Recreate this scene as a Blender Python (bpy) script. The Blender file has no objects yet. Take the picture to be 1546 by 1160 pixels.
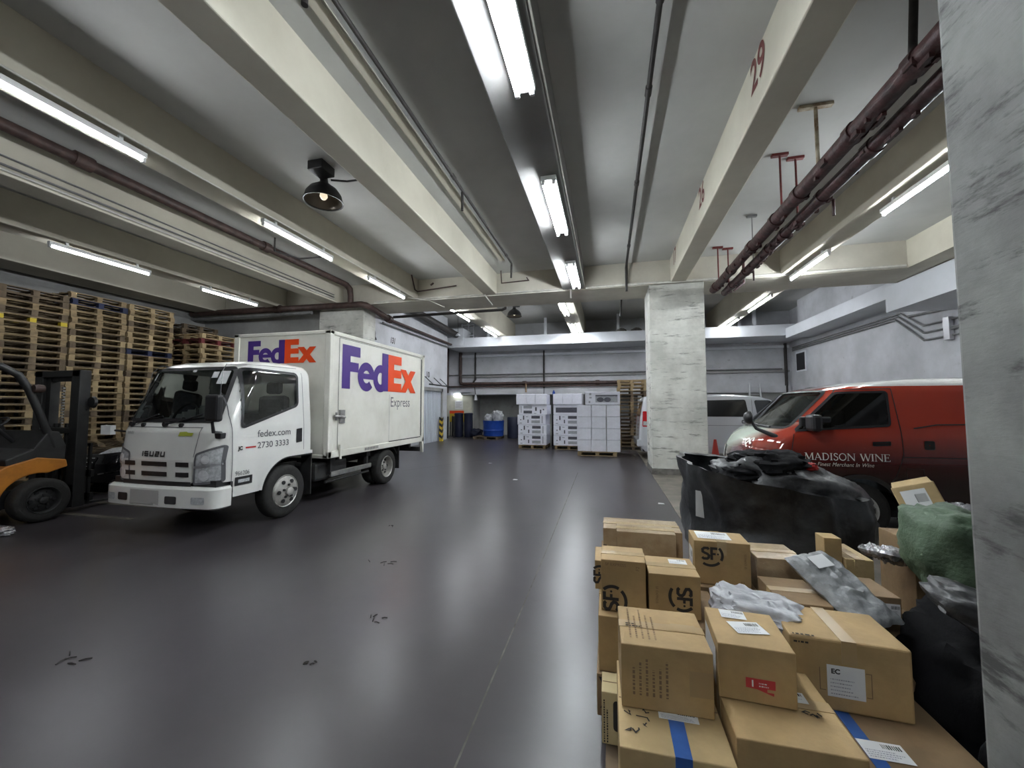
import bpy, bmesh, math, random
from mathutils import Vector, noise
random.seed(11)
PI = math.pi
scn = bpy.context.scene
C = scn.collection

# ------------------------------------------------------------ camera, world, exposure
cam_d = bpy.data.cameras.new('camera')
cam_d.sensor_width = 36.0
cam_d.sensor_fit = 'HORIZONTAL'
cam_d.lens = 600 / 1546 * 36.0
cam_d.clip_start = 0.05
cam = bpy.data.objects.new('camera', cam_d)
C.objects.link(cam)
cam.location = (0, 0, 1.55)
cam.rotation_euler = (math.radians(93.3), 0, math.radians(13.6))
scn.camera = cam
world = bpy.data.worlds.new('world')
scn.world = world
world.use_nodes = True
world.node_tree.nodes['Background'].inputs[0].default_value = (0.05, 0.055, 0.06, 1)
world.node_tree.nodes['Background'].inputs[1].default_value = 0.3
vs = scn.view_settings
vs.view_transform = 'Standard'
vs.look = 'None'
vs.gamma = 1.0
vs.use_curve_mapping = False
vs.exposure = 2.92
TUBE = 27.0          # emission of a fluorescent tube

# ------------------------------------------------------------ materials
def mat(name, col, rough=0.6, metal=0.0, var=0.0, scale=4.0, bump=0.0, bscale=None, spec=0.5, stretch=(1, 1, 1), col2=None, coat=0.0, detail=6.0, lo=0.4, hi=0.65):
    m = bpy.data.materials.new(name)
    m.use_nodes = True
    nt = m.node_tree
    b = nt.nodes['Principled BSDF']
    b.inputs['Base Color'].default_value = (*col, 1)
    b.inputs['Roughness'].default_value = rough
    b.inputs['Metallic'].default_value = metal
    b.inputs['Specular IOR Level'].default_value = spec
    if coat:
        b.inputs['Coat Weight'].default_value = coat
        b.inputs['Coat Roughness'].default_value = 0.06
    if var or bump or col2:
        tc = nt.nodes.new('ShaderNodeTexCoord')
        mp = nt.nodes.new('ShaderNodeMapping')
        mp.inputs['Scale'].default_value = stretch
        nt.links.new(tc.outputs['Object'], mp.inputs[0])
        nz = nt.nodes.new('ShaderNodeTexNoise')
        nz.inputs['Scale'].default_value = scale
        nz.inputs['Detail'].default_value = detail
        nz.inputs['Roughness'].default_value = 0.62
        nt.links.new(mp.outputs[0], nz.inputs['Vector'])
        if var or col2:
            rp = nt.nodes.new('ShaderNodeValToRGB')
            c2 = col2 or tuple(max(0, c * (1 - var)) for c in col)
            rp.color_ramp.elements[0].position = lo
            rp.color_ramp.elements[0].color = (*c2, 1)
            rp.color_ramp.elements[1].position = hi
            rp.color_ramp.elements[1].color = (*col, 1)
            nt.links.new(nz.outputs['Fac'], rp.inputs[0])
            nt.links.new(rp.outputs[0], b.inputs['Base Color'])
        if bump:
            bp = nt.nodes.new('ShaderNodeBump')
            bp.inputs['Strength'].default_value = bump
            bp.inputs['Distance'].default_value = 0.02
            n2 = nz
            if bscale:
                n2 = nt.nodes.new('ShaderNodeTexNoise')
                n2.inputs['Scale'].default_value = bscale
                n2.inputs['Detail'].default_value = 5
                nt.links.new(mp.outputs[0], n2.inputs['Vector'])
            nt.links.new(n2.outputs['Fac'], bp.inputs['Height'])
            nt.links.new(bp.outputs[0], b.inputs['Normal'])
    return m

def worn(name, col, stain, dark, stretch=(1, 1, 1), big=0.7, fine=6.0, rough=0.85, bump=0.25, spots=0.36, stain_hi=0.62):
    """painted concrete: broad staining plus small chipped spots"""
    m = mat(name, col, rough, col2=stain, scale=big, stretch=(1, 1, 1), lo=0.35, hi=stain_hi, detail=8)
    nt = m.node_tree
    b = nt.nodes['Principled BSDF']
    rp = [n for n in nt.nodes if n.type == 'VALTORGB'][0]
    tc = [n for n in nt.nodes if n.type == 'TEX_COORD'][0]
    mp = nt.nodes.new('ShaderNodeMapping')
    mp.inputs['Scale'].default_value = stretch
    nt.links.new(tc.outputs['Object'], mp.inputs[0])
    nz = nt.nodes.new('ShaderNodeTexNoise')
    nz.inputs['Scale'].default_value = fine
    nz.inputs['Detail'].default_value = 9
    nz.inputs['Roughness'].default_value = 0.7
    nt.links.new(mp.outputs[0], nz.inputs['Vector'])
    r2 = nt.nodes.new('ShaderNodeValToRGB')
    r2.color_ramp.elements[0].position = spots - 0.06
    r2.color_ramp.elements[0].color = (1, 1, 1, 1)
    r2.color_ramp.elements[1].position = spots + 0.04
    r2.color_ramp.elements[1].color = (0, 0, 0, 1)
    nt.links.new(nz.outputs['Fac'], r2.inputs[0])
    mx = nt.nodes.new('ShaderNodeMix')
    mx.data_type = 'RGBA'
    nt.links.new(r2.outputs[0], mx.inputs[0])
    nt.links.new(rp.outputs[0], mx.inputs[6])
    mx.inputs[7].default_value = (*dark, 1)
    nt.links.new(mx.outputs[2], b.inputs['Base Color'])
    bp = nt.nodes.new('ShaderNodeBump')
    bp.inputs['Strength'].default_value = bump
    bp.inputs['Distance'].default_value = 0.02
    nt.links.new(nz.outputs['Fac'], bp.inputs['Height'])
    nt.links.new(bp.outputs[0], b.inputs['Normal'])
    return m

def glass(name, tint, refl=0.9, ior=1.6):
    m = bpy.data.materials.new(name)
    m.use_nodes = True
    nt = m.node_tree
    nt.nodes.remove(nt.nodes['Principled BSDF'])
    out = nt.nodes['Material Output']
    tr = nt.nodes.new('ShaderNodeBsdfTransparent')
    tr.inputs[0].default_value = (*tint, 1)
    gl = nt.nodes.new('ShaderNodeBsdfGlossy')
    gl.inputs['Roughness'].default_value = 0.02
    gl.inputs[0].default_value = (refl, refl, refl, 1)
    fr = nt.nodes.new('ShaderNodeFresnel')
    fr.inputs[0].default_value = ior
    mx = nt.nodes.new('ShaderNodeMixShader')
    nt.links.new(fr.outputs[0], mx.inputs[0])
    nt.links.new(tr.outputs[0], mx.inputs[1])
    nt.links.new(gl.outputs[0], mx.inputs[2])
    nt.links.new(mx.outputs[0], out.inputs[0])
    return m

def emit(name, col, s):
    m = bpy.data.materials.new(name)
    m.use_nodes = True
    b = m.node_tree.nodes['Principled BSDF']
    b.inputs['Base Color'].default_value = (0.9, 0.9, 0.9, 1)
    b.inputs['Emission Color'].default_value = (*col, 1)
    b.inputs['Emission Strength'].default_value = s
    return m

M = {}
M['floor'] = worn('floor_paint', (0.066, 0.059, 0.065), (0.044, 0.039, 0.043), (0.028, 0.025, 0.026), big=0.35, fine=1.4, rough=0.29, bump=0.05, spots=0.33)
M['strip'] = mat('worn_strip', (0.17, 0.15, 0.122), 0.6, var=0.45, scale=3)
M['slab'] = worn('slab_paint', (0.50, 0.50, 0.48), (0.42, 0.42, 0.40), (0.34, 0.33, 0.30), big=0.5, fine=2.5, bump=0.06, spots=0.25)
M['beam'] = worn('beam_paint', (0.56, 0.53, 0.44), (0.47, 0.44, 0.36), (0.36, 0.33, 0.26), big=0.8, fine=3, bump=0.08, spots=0.26)
M['beam_grey'] = worn('dark_grey_beam_paint', (0.27, 0.265, 0.26), (0.21, 0.205, 0.2), (0.15, 0.145, 0.14), big=0.8, fine=3, bump=0.08, spots=0.26)  # centre beam only, a darker grey than the other beams
M['cross'] = worn('cross_beam_paint', (0.60, 0.57, 0.49), (0.48, 0.45, 0.38), (0.33, 0.28, 0.21), big=0.8, fine=3, bump=0.1, spots=0.3)
M['wall'] = worn('wall_paint', (0.56, 0.57, 0.60), (0.42, 0.43, 0.45), (0.26, 0.26, 0.26), big=0.9, fine=3.0, bump=0.15, spots=0.33, stretch=(1, 1, 1.4))
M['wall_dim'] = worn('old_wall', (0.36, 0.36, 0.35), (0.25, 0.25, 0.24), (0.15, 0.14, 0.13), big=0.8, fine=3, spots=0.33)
M['ledge'] = worn('ledge_paint', (0.66, 0.68, 0.72), (0.56, 0.58, 0.61), (0.42, 0.42, 0.42), big=0.6, fine=4, bump=0.06, spots=0.25)
M['pillar'] = worn('pillar_paint', (0.64, 0.64, 0.59), (0.44, 0.44, 0.40), (0.20, 0.20, 0.18), stretch=(0.8, 0.8, 5.0), big=1.9, fine=2.2, bump=0.35, spots=0.405)
M['pillar_near'] = worn('bare_concrete', (0.23, 0.235, 0.225), (0.13, 0.13, 0.125), (0.06, 0.06, 0.057), stretch=(1, 1.1, 5), big=2.6, fine=2.4, bump=0.3, spots=0.42)
M['dirt'] = mat('dirty_concrete', (0.2, 0.19, 0.17), 0.9, var=0.5, scale=5)
M['pipe'] = mat('brown_pipe', (0.085, 0.05, 0.042), 0.55, var=0.5, scale=6, bump=0.2)
M['red_pipe'] = mat('maroon_pipe', (0.075, 0.028, 0.028), 0.5, var=0.6, scale=7, bump=0.5, bscale=14)
M['hanger'] = mat('red_steel', (0.2, 0.03, 0.03), 0.5, var=0.4, scale=9)
M['pale_steel'] = mat('pale_rusty_steel', (0.6, 0.55, 0.42), 0.6, col2=(0.25, 0.15, 0.08), scale=6)
M['dark_pipe'] = mat('dark_pipe', (0.035, 0.03, 0.028), 0.6, var=0.4, scale=8)
M['conduit'] = mat('painted_conduit', (0.68, 0.66, 0.6), 0.5, var=0.25, scale=5)
M['grey_conduit'] = mat('grey_conduit', (0.22, 0.22, 0.22), 0.5, var=0.3, scale=5)
M['tube'] = emit('tube_glow', (0.9, 0.96, 1.0), TUBE)
M['tube_dim'] = emit('tube_glow_old', (0.9, 0.96, 1.0), TUBE * 0.6)
M['tube_far'] = emit('tube_glow_far', (0.92, 0.96, 1.0), TUBE * 0.65)
M['tube_left'] = emit('tube_glow_left', (0.92, 0.96, 1.0), TUBE * 0.3)
M['tube_mid'] = emit('tube_glow_mid', (0.92, 0.96, 1.0), TUBE * 0.55)
M['bulb'] = emit('warm_bulb', (1, 0.85, 0.6), 0.12)
M['housing'] = mat('white_housing', (0.75, 0.76, 0.76), 0.4)
M['black_metal'] = mat('black_metal', (0.02, 0.02, 0.02), 0.45, var=0.3, scale=8)
M['dome_in'] = mat('reflector', (0.16, 0.14, 0.11), 0.3, metal=0.6)
M['white_paint'] = mat('truck_white', (0.82, 0.82, 0.79), 0.25, var=0.06, scale=2.0, coat=0.5)
M['box_white'] = mat('box_white', (0.78, 0.77, 0.70), 0.4, col2=(0.66, 0.645, 0.57), scale=1.8, lo=0.3, hi=0.6)
M['black_plastic'] = mat('black_plastic', (0.018, 0.018, 0.02), 0.45)
M['rubber'] = mat('tyre_rubber', (0.022, 0.021, 0.02), 0.8, var=0.3, scale=20, bump=0.2)
M['rim'] = mat('wheel_rim', (0.5, 0.49, 0.46), 0.45, metal=0.3, var=0.35, scale=9)
M['chassis'] = mat('chassis_black', (0.03, 0.03, 0.03), 0.6, var=0.4, scale=6)
M['steel'] = mat('bare_steel', (0.45, 0.45, 0.44), 0.35, metal=0.8, var=0.3, scale=8)
M['bright_reflector'] = mat('bright_reflector', (0.85, 0.86, 0.88), 0.3, metal=0.2, var=0.2, scale=40)
M['chrome'] = mat('chrome', (0.8, 0.8, 0.8), 0.12, metal=1.0)
M['glass'] = glass('clear_glass', (0.62, 0.68, 0.68))
M['dark_glass'] = glass('tinted_glass', (0.10, 0.11, 0.10), 0.95, 2.0)
M['lamp_lens'] = mat('lamp_lens', (0.68, 0.70, 0.72), 0.15, metal=0.15, var=0.35, scale=30)
M['purple'] = mat('purple_film', (0.07, 0.03, 0.22), 0.35)
M['orange'] = mat('orange_film', (0.80, 0.075, 0.012), 0.35)
M['grey_film'] = mat('grey_film', (0.12, 0.12, 0.13), 0.5)
M['red_film'] = mat('red_film', (0.5, 0.03, 0.03), 0.5)
M['lime'] = mat('lime_badge', (0.45, 0.5, 0.06), 0.4)
M['blank'] = mat('blank_plate', (0.42, 0.41, 0.40), 0.6)
M['seat'] = mat('seat_cloth', (0.09, 0.09, 0.10), 0.9, var=0.3, scale=20)
M['dash'] = mat('dash_plastic', (0.06, 0.065, 0.07), 0.6)
M['paper'] = mat('paper', (0.78, 0.79, 0.8), 0.7, var=0.06, scale=8)
M['ink'] = mat('ink', (0.03, 0.027, 0.025), 0.8)
M['faint_ink'] = mat('faint_ink', (0.20, 0.13, 0.075), 0.85)
M['card'] = mat('cardboard', (0.47, 0.32, 0.148), 0.72, var=0.24, scale=4, bump=0.10, bscale=22)
M['card2'] = mat('cardboard_pale', (0.53, 0.385, 0.19), 0.72, var=0.22, scale=4, bump=0.10, bscale=22)
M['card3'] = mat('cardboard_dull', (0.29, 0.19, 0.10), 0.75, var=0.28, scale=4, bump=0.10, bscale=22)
M['yellow_card'] = mat('yellowish_card', (0.56, 0.46, 0.26), 0.7, var=0.1, scale=6)
M['tape'] = mat('brown_tape', (0.37, 0.255, 0.125), 0.32, spec=0.5)
M['wrap'] = mat('shiny_wrapped_card', (0.33, 0.235, 0.14), 0.16, col2=(0.44, 0.34, 0.22), scale=7, bump=0.25, bscale=25, spec=0.7)
M['clear_tape'] = mat('clear_tape', (0.50, 0.37, 0.20), 0.22, var=0.15, scale=12, bump=0.3, bscale=30, spec=0.7)
M['blue_tape'] = mat('blue_tape', (0.04, 0.12, 0.38), 0.3, var=0.2, scale=10)
M['red_label'] = mat('red_label', (0.5, 0.04, 0.045), 0.5)
M['grey_poly'] = mat('grey_polythene', (0.30, 0.31, 0.32), 0.3, var=0.4, scale=9, bump=0.5, bscale=18)
M['white_poly'] = mat('white_polythene', (0.47, 0.48, 0.51), 0.28, var=0.25, scale=9, bump=0.4, bscale=14)
M['silver'] = mat('silver_film', (0.6, 0.6, 0.63), 0.2, metal=0.6, var=0.4, scale=14, bump=0.8, bscale=26)
M['black_bag'] = mat('dusty_black_sack', (0.045, 0.048, 0.052), 0.38, col2=(0.010, 0.011, 0.012), scale=3.0, bump=0.6, bscale=7, spec=0.5)
M['dust'] = mat('dusty_cover', (0.11, 0.112, 0.116), 0.4, col2=(0.028, 0.029, 0.031), scale=5, bump=0.3, bscale=16)
M['cloth'] = mat('black_cloth', (0.004, 0.004, 0.005), 0.85, bump=0.4, scale=9, spec=0.2)
M['green_bag'] = mat('green_woven_sack', (0.10, 0.155, 0.095), 0.6, var=0.3, scale=6, bump=0.3, bscale=50)
M['wood'] = mat('pallet_wood', (0.33, 0.24, 0.13), 0.85, var=0.45, scale=3.5, stretch=(1, 1, 3))
M['wood2'] = mat('old_pallet_wood', (0.19, 0.14, 0.09), 0.88, var=0.45, scale=3.5)
M['wood3'] = mat('fresh_pallet_wood', (0.44, 0.33, 0.18), 0.8, var=0.3, scale=3.5)
M['wood_blue'] = mat('blue_pallet_paint', (0.015, 0.022, 0.07), 0.7, var=0.4, scale=6)
M['wood_yellow'] = mat('yellow_pallet_paint', (0.62, 0.46, 0.02), 0.6, var=0.15, scale=6)
M['wood_red'] = mat('red_pallet_paint', (0.14, 0.02, 0.022), 0.7, var=0.4, scale=6)
M['fork_orange'] = mat('forklift_orange', (0.55, 0.21, 0.03), 0.4, col2=(0.33, 0.125, 0.025), scale=3.5, lo=0.3, hi=0.55)
M['carton_white'] = mat('white_carton', (0.82, 0.83, 0.92), 0.5, var=0.08, scale=7, bump=0.12, bscale=16)
M['carton_ink'] = mat('carton_ink', (0.10, 0.10, 0.13), 0.6, var=0.4, scale=40)
M['carton_grey'] = mat('carton_grey', (0.42, 0.43, 0.48), 0.6, var=0.3, scale=40)
M['blue_drum'] = mat('blue_plastic', (0.01, 0.06, 0.34), 0.35, var=0.15, scale=6)
M['navy_bin'] = mat('navy_plastic', (0.012, 0.016, 0.04), 0.5)
M['red_light'] = mat('tail_red', (0.45, 0.01, 0.015), 0.15)
M['silver_paint'] = mat('silver_white_paint', (0.60, 0.62, 0.66), 0.25, coat=0.6)
M['car_black'] = mat('black_car_paint', (0.01, 0.01, 0.012), 0.12, coat=1.0)
M['shutter'] = mat('blue_white_shutter', (0.66, 0.72, 0.80), 0.45, var=0.2, scale=2, stretch=(1, 4, 0.3))
M['cone'] = mat('cone_red', (0.42, 0.03, 0.02), 0.5)
M['yellow'] = mat('hazard_yellow', (0.6, 0.42, 0.03), 0.5)
M['cream'] = mat('cream_wall', (0.62, 0.62, 0.52), 0.7, var=0.15, scale=3)
M['alu'] = mat('aluminium', (0.5, 0.51, 0.53), 0.35, metal=0.6)
M['rubble'] = mat('rubble', (0.12, 0.11, 0.10), 0.9, var=0.4, scale=9)
M['number_red'] = mat('painted_red_number', (0.16, 0.045, 0.04), 0.8, var=0.3, scale=12)
M['letter_white'] = mat('letter_white', (0.78, 0.76, 0.70), 0.4)
M['chip'] = mat('grey_patch', (0.36, 0.36, 0.35), 0.8, var=0.3, scale=6)

def red_paint():
    """red van livery: dark maroon skirt, red flank, mint bonnet patch, white roof"""
    m = mat('van_livery', (0.36, 0.035, 0.02), 0.14, coat=1.0)
    nt = m.node_tree
    b = nt.nodes['Principled BSDF']
    tc = nt.nodes.new('ShaderNodeTexCoord')
    sx = nt.nodes.new('ShaderNodeSeparateXYZ')
    nt.links.new(tc.outputs['Object'], sx.inputs[0])
    rz = nt.nodes.new('ShaderNodeValToRGB')
    cr = rz.color_ramp
    mz = nt.nodes.new('ShaderNodeMath')
    mz.operation = 'DIVIDE'
    mz.inputs[1].default_value = 2.0
    nt.links.new(sx.outputs['Z'], mz.inputs[0])
    nt.links.new(mz.outputs[0], rz.inputs[0])
    cr.elements[0].position = 0.36
    cr.elements[0].color = (0.016, 0.005, 0.005, 1)
    cr.elements[1].position = 0.60
    cr.elements[1].color = (0.36, 0.042, 0.022, 1)
    e = cr.elements.new(0.47)
    e.color = (0.09, 0.012, 0.009, 1)
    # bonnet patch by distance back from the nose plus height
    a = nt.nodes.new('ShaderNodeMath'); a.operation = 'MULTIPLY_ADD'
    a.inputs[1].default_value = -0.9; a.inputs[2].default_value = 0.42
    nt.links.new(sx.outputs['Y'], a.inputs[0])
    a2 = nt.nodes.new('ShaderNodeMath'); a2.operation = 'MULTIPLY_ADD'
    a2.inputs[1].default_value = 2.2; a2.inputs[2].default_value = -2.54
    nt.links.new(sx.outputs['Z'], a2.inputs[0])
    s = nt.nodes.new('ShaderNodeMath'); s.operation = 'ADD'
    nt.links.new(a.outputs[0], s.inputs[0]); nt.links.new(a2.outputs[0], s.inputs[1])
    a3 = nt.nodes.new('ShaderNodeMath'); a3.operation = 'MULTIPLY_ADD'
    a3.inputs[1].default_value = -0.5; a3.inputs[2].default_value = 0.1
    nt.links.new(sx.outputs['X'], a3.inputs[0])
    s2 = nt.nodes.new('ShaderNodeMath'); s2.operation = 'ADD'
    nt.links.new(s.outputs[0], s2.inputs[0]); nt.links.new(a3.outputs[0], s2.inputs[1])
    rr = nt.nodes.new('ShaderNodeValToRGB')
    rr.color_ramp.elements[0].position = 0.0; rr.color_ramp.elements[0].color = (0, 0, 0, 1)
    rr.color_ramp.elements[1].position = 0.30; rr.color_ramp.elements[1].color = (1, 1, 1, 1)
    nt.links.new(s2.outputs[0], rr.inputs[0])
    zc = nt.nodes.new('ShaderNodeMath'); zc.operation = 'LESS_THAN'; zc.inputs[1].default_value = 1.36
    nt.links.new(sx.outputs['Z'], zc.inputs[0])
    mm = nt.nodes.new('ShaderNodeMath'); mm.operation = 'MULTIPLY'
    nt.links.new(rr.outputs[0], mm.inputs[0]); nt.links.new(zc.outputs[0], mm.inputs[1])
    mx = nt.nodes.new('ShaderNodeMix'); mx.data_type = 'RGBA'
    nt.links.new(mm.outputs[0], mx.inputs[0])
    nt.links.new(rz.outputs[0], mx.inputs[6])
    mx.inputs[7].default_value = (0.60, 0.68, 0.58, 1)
    gt = nt.nodes.new('ShaderNodeMath'); gt.operation = 'GREATER_THAN'; gt.inputs[1].default_value = 1.80
    nt.links.new(sx.outputs['Z'], gt.inputs[0])
    m2 = nt.nodes.new('ShaderNodeMix'); m2.data_type = 'RGBA'
    nt.links.new(gt.outputs[0], m2.inputs[0])
    nt.links.new(mx.outputs[2], m2.inputs[6])
    m2.inputs[7].default_value = (0.72, 0.72, 0.70, 1)
    nt.links.new(m2.outputs[2], b.inputs['Base Color'])
    return m
M['van'] = red_paint()

# ------------------------------------------------------------ mesh builder
def rotv(v, rz):
    c, s = math.cos(rz), math.sin(rz)
    return (v[0] * c - v[1] * s, v[0] * s + v[1] * c, v[2])

class MB:
    def __init__(self):
        self.v, self.f, self.m = [], [], []
    def add(self, verts, faces, mi=0):
        o = len(self.v)
        self.v += [tuple(p) for p in verts]
        self.f += [tuple(i + o for i in q) for q in faces]
        self.m += [mi] * len(faces)
        return self
    def box(self, x0, x1, y0, y1, z0, z1, mi=0, rz=0.0):
        vs_ = [(x0, y0, z0), (x1, y0, z0), (x1, y1, z0), (x0, y1, z0), (x0, y0, z1), (x1, y0, z1), (x1, y1, z1), (x0, y1, z1)]
        if rz:
            cx, cy = (x0 + x1) / 2, (y0 + y1) / 2
            vs_ = [(cx + a, cy + b, c) for a, b, c in (rotv((p[0] - cx, p[1] - cy, p[2]), rz) for p in vs_)]
        return self.add(vs_, [(0, 3, 2, 1), (4, 5, 6, 7), (0, 1, 5, 4), (1, 2, 6, 5), (2, 3, 7, 6), (3, 0, 4, 7)], mi)
    def tube(self, path, r, n=10, mi=0, caps=True):
        P_ = [Vector(p) for p in path]
        rs = r if isinstance(r, (list, tuple)) else [r] * len(P_)
        rings = []
        t0 = (P_[1] - P_[0]).normalized()
        up = Vector((0, 0, 1)) if abs(t0.z) < 0.9 else Vector((1, 0, 0))
        a = t0.cross(up).normalized()
        for i, p in enumerate(P_):
            d1 = (P_[i] - P_[i - 1]).normalized() if i else t0
            d2 = (P_[i + 1] - P_[i]).normalized() if i < len(P_) - 1 else d1
            t = (d1 + d2)
            t = t.normalized() if t.length > 1e-6 else d1
            a = (a - t * a.dot(t))
            a = a.normalized() if a.length > 1e-6 else t.orthogonal().normalized()
            b = t.cross(a)
            k = 1.0 / max(0.5, math.sqrt(max(0.05, (1 + d1.dot(d2)) / 2)))
            rings.append([p + (a * math.cos(2 * PI * j / n) + b * math.sin(2 * PI * j / n)) * rs[i] * (k if 0 < i < len(P_) - 1 else 1) for j in range(n)])
        vs_ = [q for ring in rings for q in ring]
        fs = []
        for i in range(len(rings) - 1):
            for j in range(n):
                fs.append((i * n + j, i * n + (j + 1) % n, (i + 1) * n + (j + 1) % n, (i + 1) * n + j))
        if caps:
            fs.append(tuple(range(n - 1, -1, -1)))
            fs.append(tuple((len(rings) - 1) * n + j for j in range(n)))
        return self.add(vs_, fs, mi)
    def lathe(self, prof, c=(0, 0, 0), n=24, axis='z', mi=0, caps=True):
        """prof: list of (radius, height along axis)"""
        vs_, fs = [], []
        for r, h in prof:
            for j in range(n):
                a = 2 * PI * j / n
                p = (r * math.cos(a), r * math.sin(a), h)
                if axis == 'x':
                    p = (h, p[0], p[1])
                elif axis == 'y':
                    p = (p[1], h, p[0])
                vs_.append((p[0] + c[0], p[1] + c[1], p[2] + c[2]))
        for i in range(len(prof) - 1):
            for j in range(n):
                fs.append((i * n + j, i * n + (j + 1) % n, (i + 1) * n + (j + 1) % n, (i + 1) * n + j))
        if caps and prof[0][0] > 1e-4:
            fs.append(tuple(range(n - 1, -1, -1)))
        if caps and prof[-1][0] > 1e-4:
            fs.append(tuple((len(prof) - 1) * n + j for j in range(n)))
        return self.add(vs_, fs, mi)
    def prism(self, poly, a, b, plane='yz', mi=0):
        n = len(poly)
        def P(u, v, w):
            return {'yz': (w, u, v), 'xz': (u, w, v), 'xy': (u, v, w)}[plane]
        vs_ = [P(u, v, a) for u, v in poly] + [P(u, v, b) for u, v in poly]
        fs = [tuple(range(n - 1, -1, -1)), tuple(range(n, 2 * n))] + [(i, (i + 1) % n, n + (i + 1) % n, n + i) for i in range(n)]
        return self.add(vs_, fs, mi)
    def flat(self, poly, fn, mi=0):
        return self.add([fn(u, v) for u, v in poly], [tuple(range(len(poly)))], mi)
    def ribbon(self, pts, w, fn, mi=0, closed=False):
        """a flat stroke of width w along 2-D points, mapped by fn(u, v) to 3-D"""
        n = len(pts)
        L, R = [], []
        for i in range(n):
            p = Vector(pts[i])
            if closed:
                d1 = (p - Vector(pts[i - 1])); d2 = (Vector(pts[(i + 1) % n]) - p)
            else:
                d1 = (p - Vector(pts[i - 1])) if i else (Vector(pts[1]) - p)
                d2 = (Vector(pts[i + 1]) - p) if i < n - 1 else d1
            d1 = d1.normalized(); d2 = d2.normalized()
            t = d1 + d2
            t = t.normalized() if t.length > 1e-6 else d1
            nn = Vector((-t.y, t.x))
            k = min(2.0, 1 / max(0.3, nn.dot(Vector((-d1.y, d1.x)))))
            L.append(p + nn * w / 2 * k); R.append(p - nn * w / 2 * k)
        vs_ = [fn(q.x, q.y) for q in L] + [fn(q.x, q.y) for q in R]
        fs = [(i, n + i, n + i + 1, i + 1) for i in range(n - 1)]
        if closed:
            fs.append((n - 1, 2 * n - 1, n, 0))
        return self.add(vs_, fs, mi)
    def build(self, name, m, parent=None, smooth=None, bevel=0.0, seg=2, loc=None, rz=0.0):
        me = bpy.data.meshes.new(name)
        me.from_pydata(self.v, [], self.f)
        ms = m if isinstance(m, (list, tuple)) else [m]
        for q in ms:
            me.materials.append(M[q] if isinstance(q, str) else q)
        if len(ms) > 1:
            me.polygons.foreach_set('material_index', self.m)
        bm = bmesh.new()
        bm.from_mesh(me)
        bmesh.ops.recalc_face_normals(bm, faces=bm.faces)
        bm.to_mesh(me)
        bm.free()
        if smooth:
            me.polygons.foreach_set('use_smooth', [True] * len(me.polygons))
            me.set_sharp_from_angle(angle=math.radians(smooth))
        me.update()
        o = bpy.data.objects.new(name, me)
        C.objects.link(o)
        if parent:
            o.parent = parent
        if loc:
            o.location = loc
        if rz:
            o.rotation_euler = (0, 0, rz)
        if bevel:
            b = o.modifiers.new('bevel', 'BEVEL')
            b.width = bevel
            b.segments = seg
            b.limit_method = 'ANGLE'
            b.angle_limit = math.radians(40)
        return o

def tag(o, label=None, cat=None, group=None, kind=None):
    if label: o['label'] = label
    if cat: o['category'] = cat
    if group: o['group'] = group
    if kind: o['kind'] = kind
    return o

def thing(name, label, cat, loc=(0, 0, 0), rz=0.0, group=None):
    o = bpy.data.objects.new(name, None)
    o.empty_display_size = 0.1
    C.objects.link(o)
    o.location = loc
    o.rotation_euler = (0, 0, rz)
    return tag(o, label, cat, group)

def copy_thing(src, loc, rz=None, label=None, group=None):
    r = src.copy(); C.objects.link(r)
    r.location = loc
    if rz is not None: r.rotation_euler = (0, 0, rz)
    if label: r['label'] = label
    if group: r['group'] = group
    for ch in list(src.children):
        c = ch.copy(); C.objects.link(c); c.parent = r
        for g in list(ch.children):
            d = g.copy(); C.objects.link(d); d.parent = c
    return r

def struct(o, label=None):
    o['kind'] = 'structure'
    if label: o['label'] = label
    return o

def planefn(o, u, v, off=(0, 0, 0)):
    o, u, v, off = Vector(o), Vector(u), Vector(v), Vector(off)
    return lambda a, b: tuple(o + off + u * a + v * b)

def text(name, s, size, fn, m, parent, bold=0.0, align='LEFT', spacing=1.0, shear=0.0, stretch=1.0):
    cu = bpy.data.curves.new(name, 'FONT')
    cu.body = s
    cu.size = size
    cu.align_x = align
    cu.offset = bold
    cu.space_character = spacing
    cu.shear = shear
    cu.fill_mode = 'BOTH'
    tmp = bpy.data.objects.new(name, cu)
    C.objects.link(tmp)
    dg = bpy.context.evaluated_depsgraph_get()
    me0 = tmp.evaluated_get(dg).to_mesh()
    vs_ = [fn(v.co.x * stretch, v.co.y) for v in me0.vertices]
    fs = [tuple(p.vertices) for p in me0.polygons]
    tmp.evaluated_get(dg).to_mesh_clear()
    bpy.data.objects.remove(tmp)
    bpy.data.curves.remove(cu)
    mb = MB()
    mb.add(vs_, fs)
    return mb.build(name, m, parent)

def arc(cx, cy, rx, ry, a0, a1, n=16):
    return [(cx + rx * math.cos(math.radians(a0 + (a1 - a0) * i / n)), cy + ry * math.sin(math.radians(a0 + (a1 - a0) * i / n))) for i in range(n + 1)]

def interp(tab, z):
    if z <= tab[0][0]: return tab[0][1]
    for (a, p), (b, q) in zip(tab, tab[1:]):
        if z <= b:
            return p + (q - p) * (z - a) / (b - a) if b > a else q
    return tab[-1][1]

ORD = 'topmost second third fourth fifth sixth seventh eighth ninth tenth eleventh twelfth thirteenth fourteenth fifteenth sixteenth seventeenth eighteenth nineteenth twentieth twenty-first twenty-second twenty-third twenty-fourth twenty-fifth twenty-sixth twenty-seventh twenty-eighth twenty-ninth thirtieth thirty-first'.split()
def ordinal(k):
    return ORD[0] + ' in' if k == 0 else ORD[k] + ' from the top of'

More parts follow.
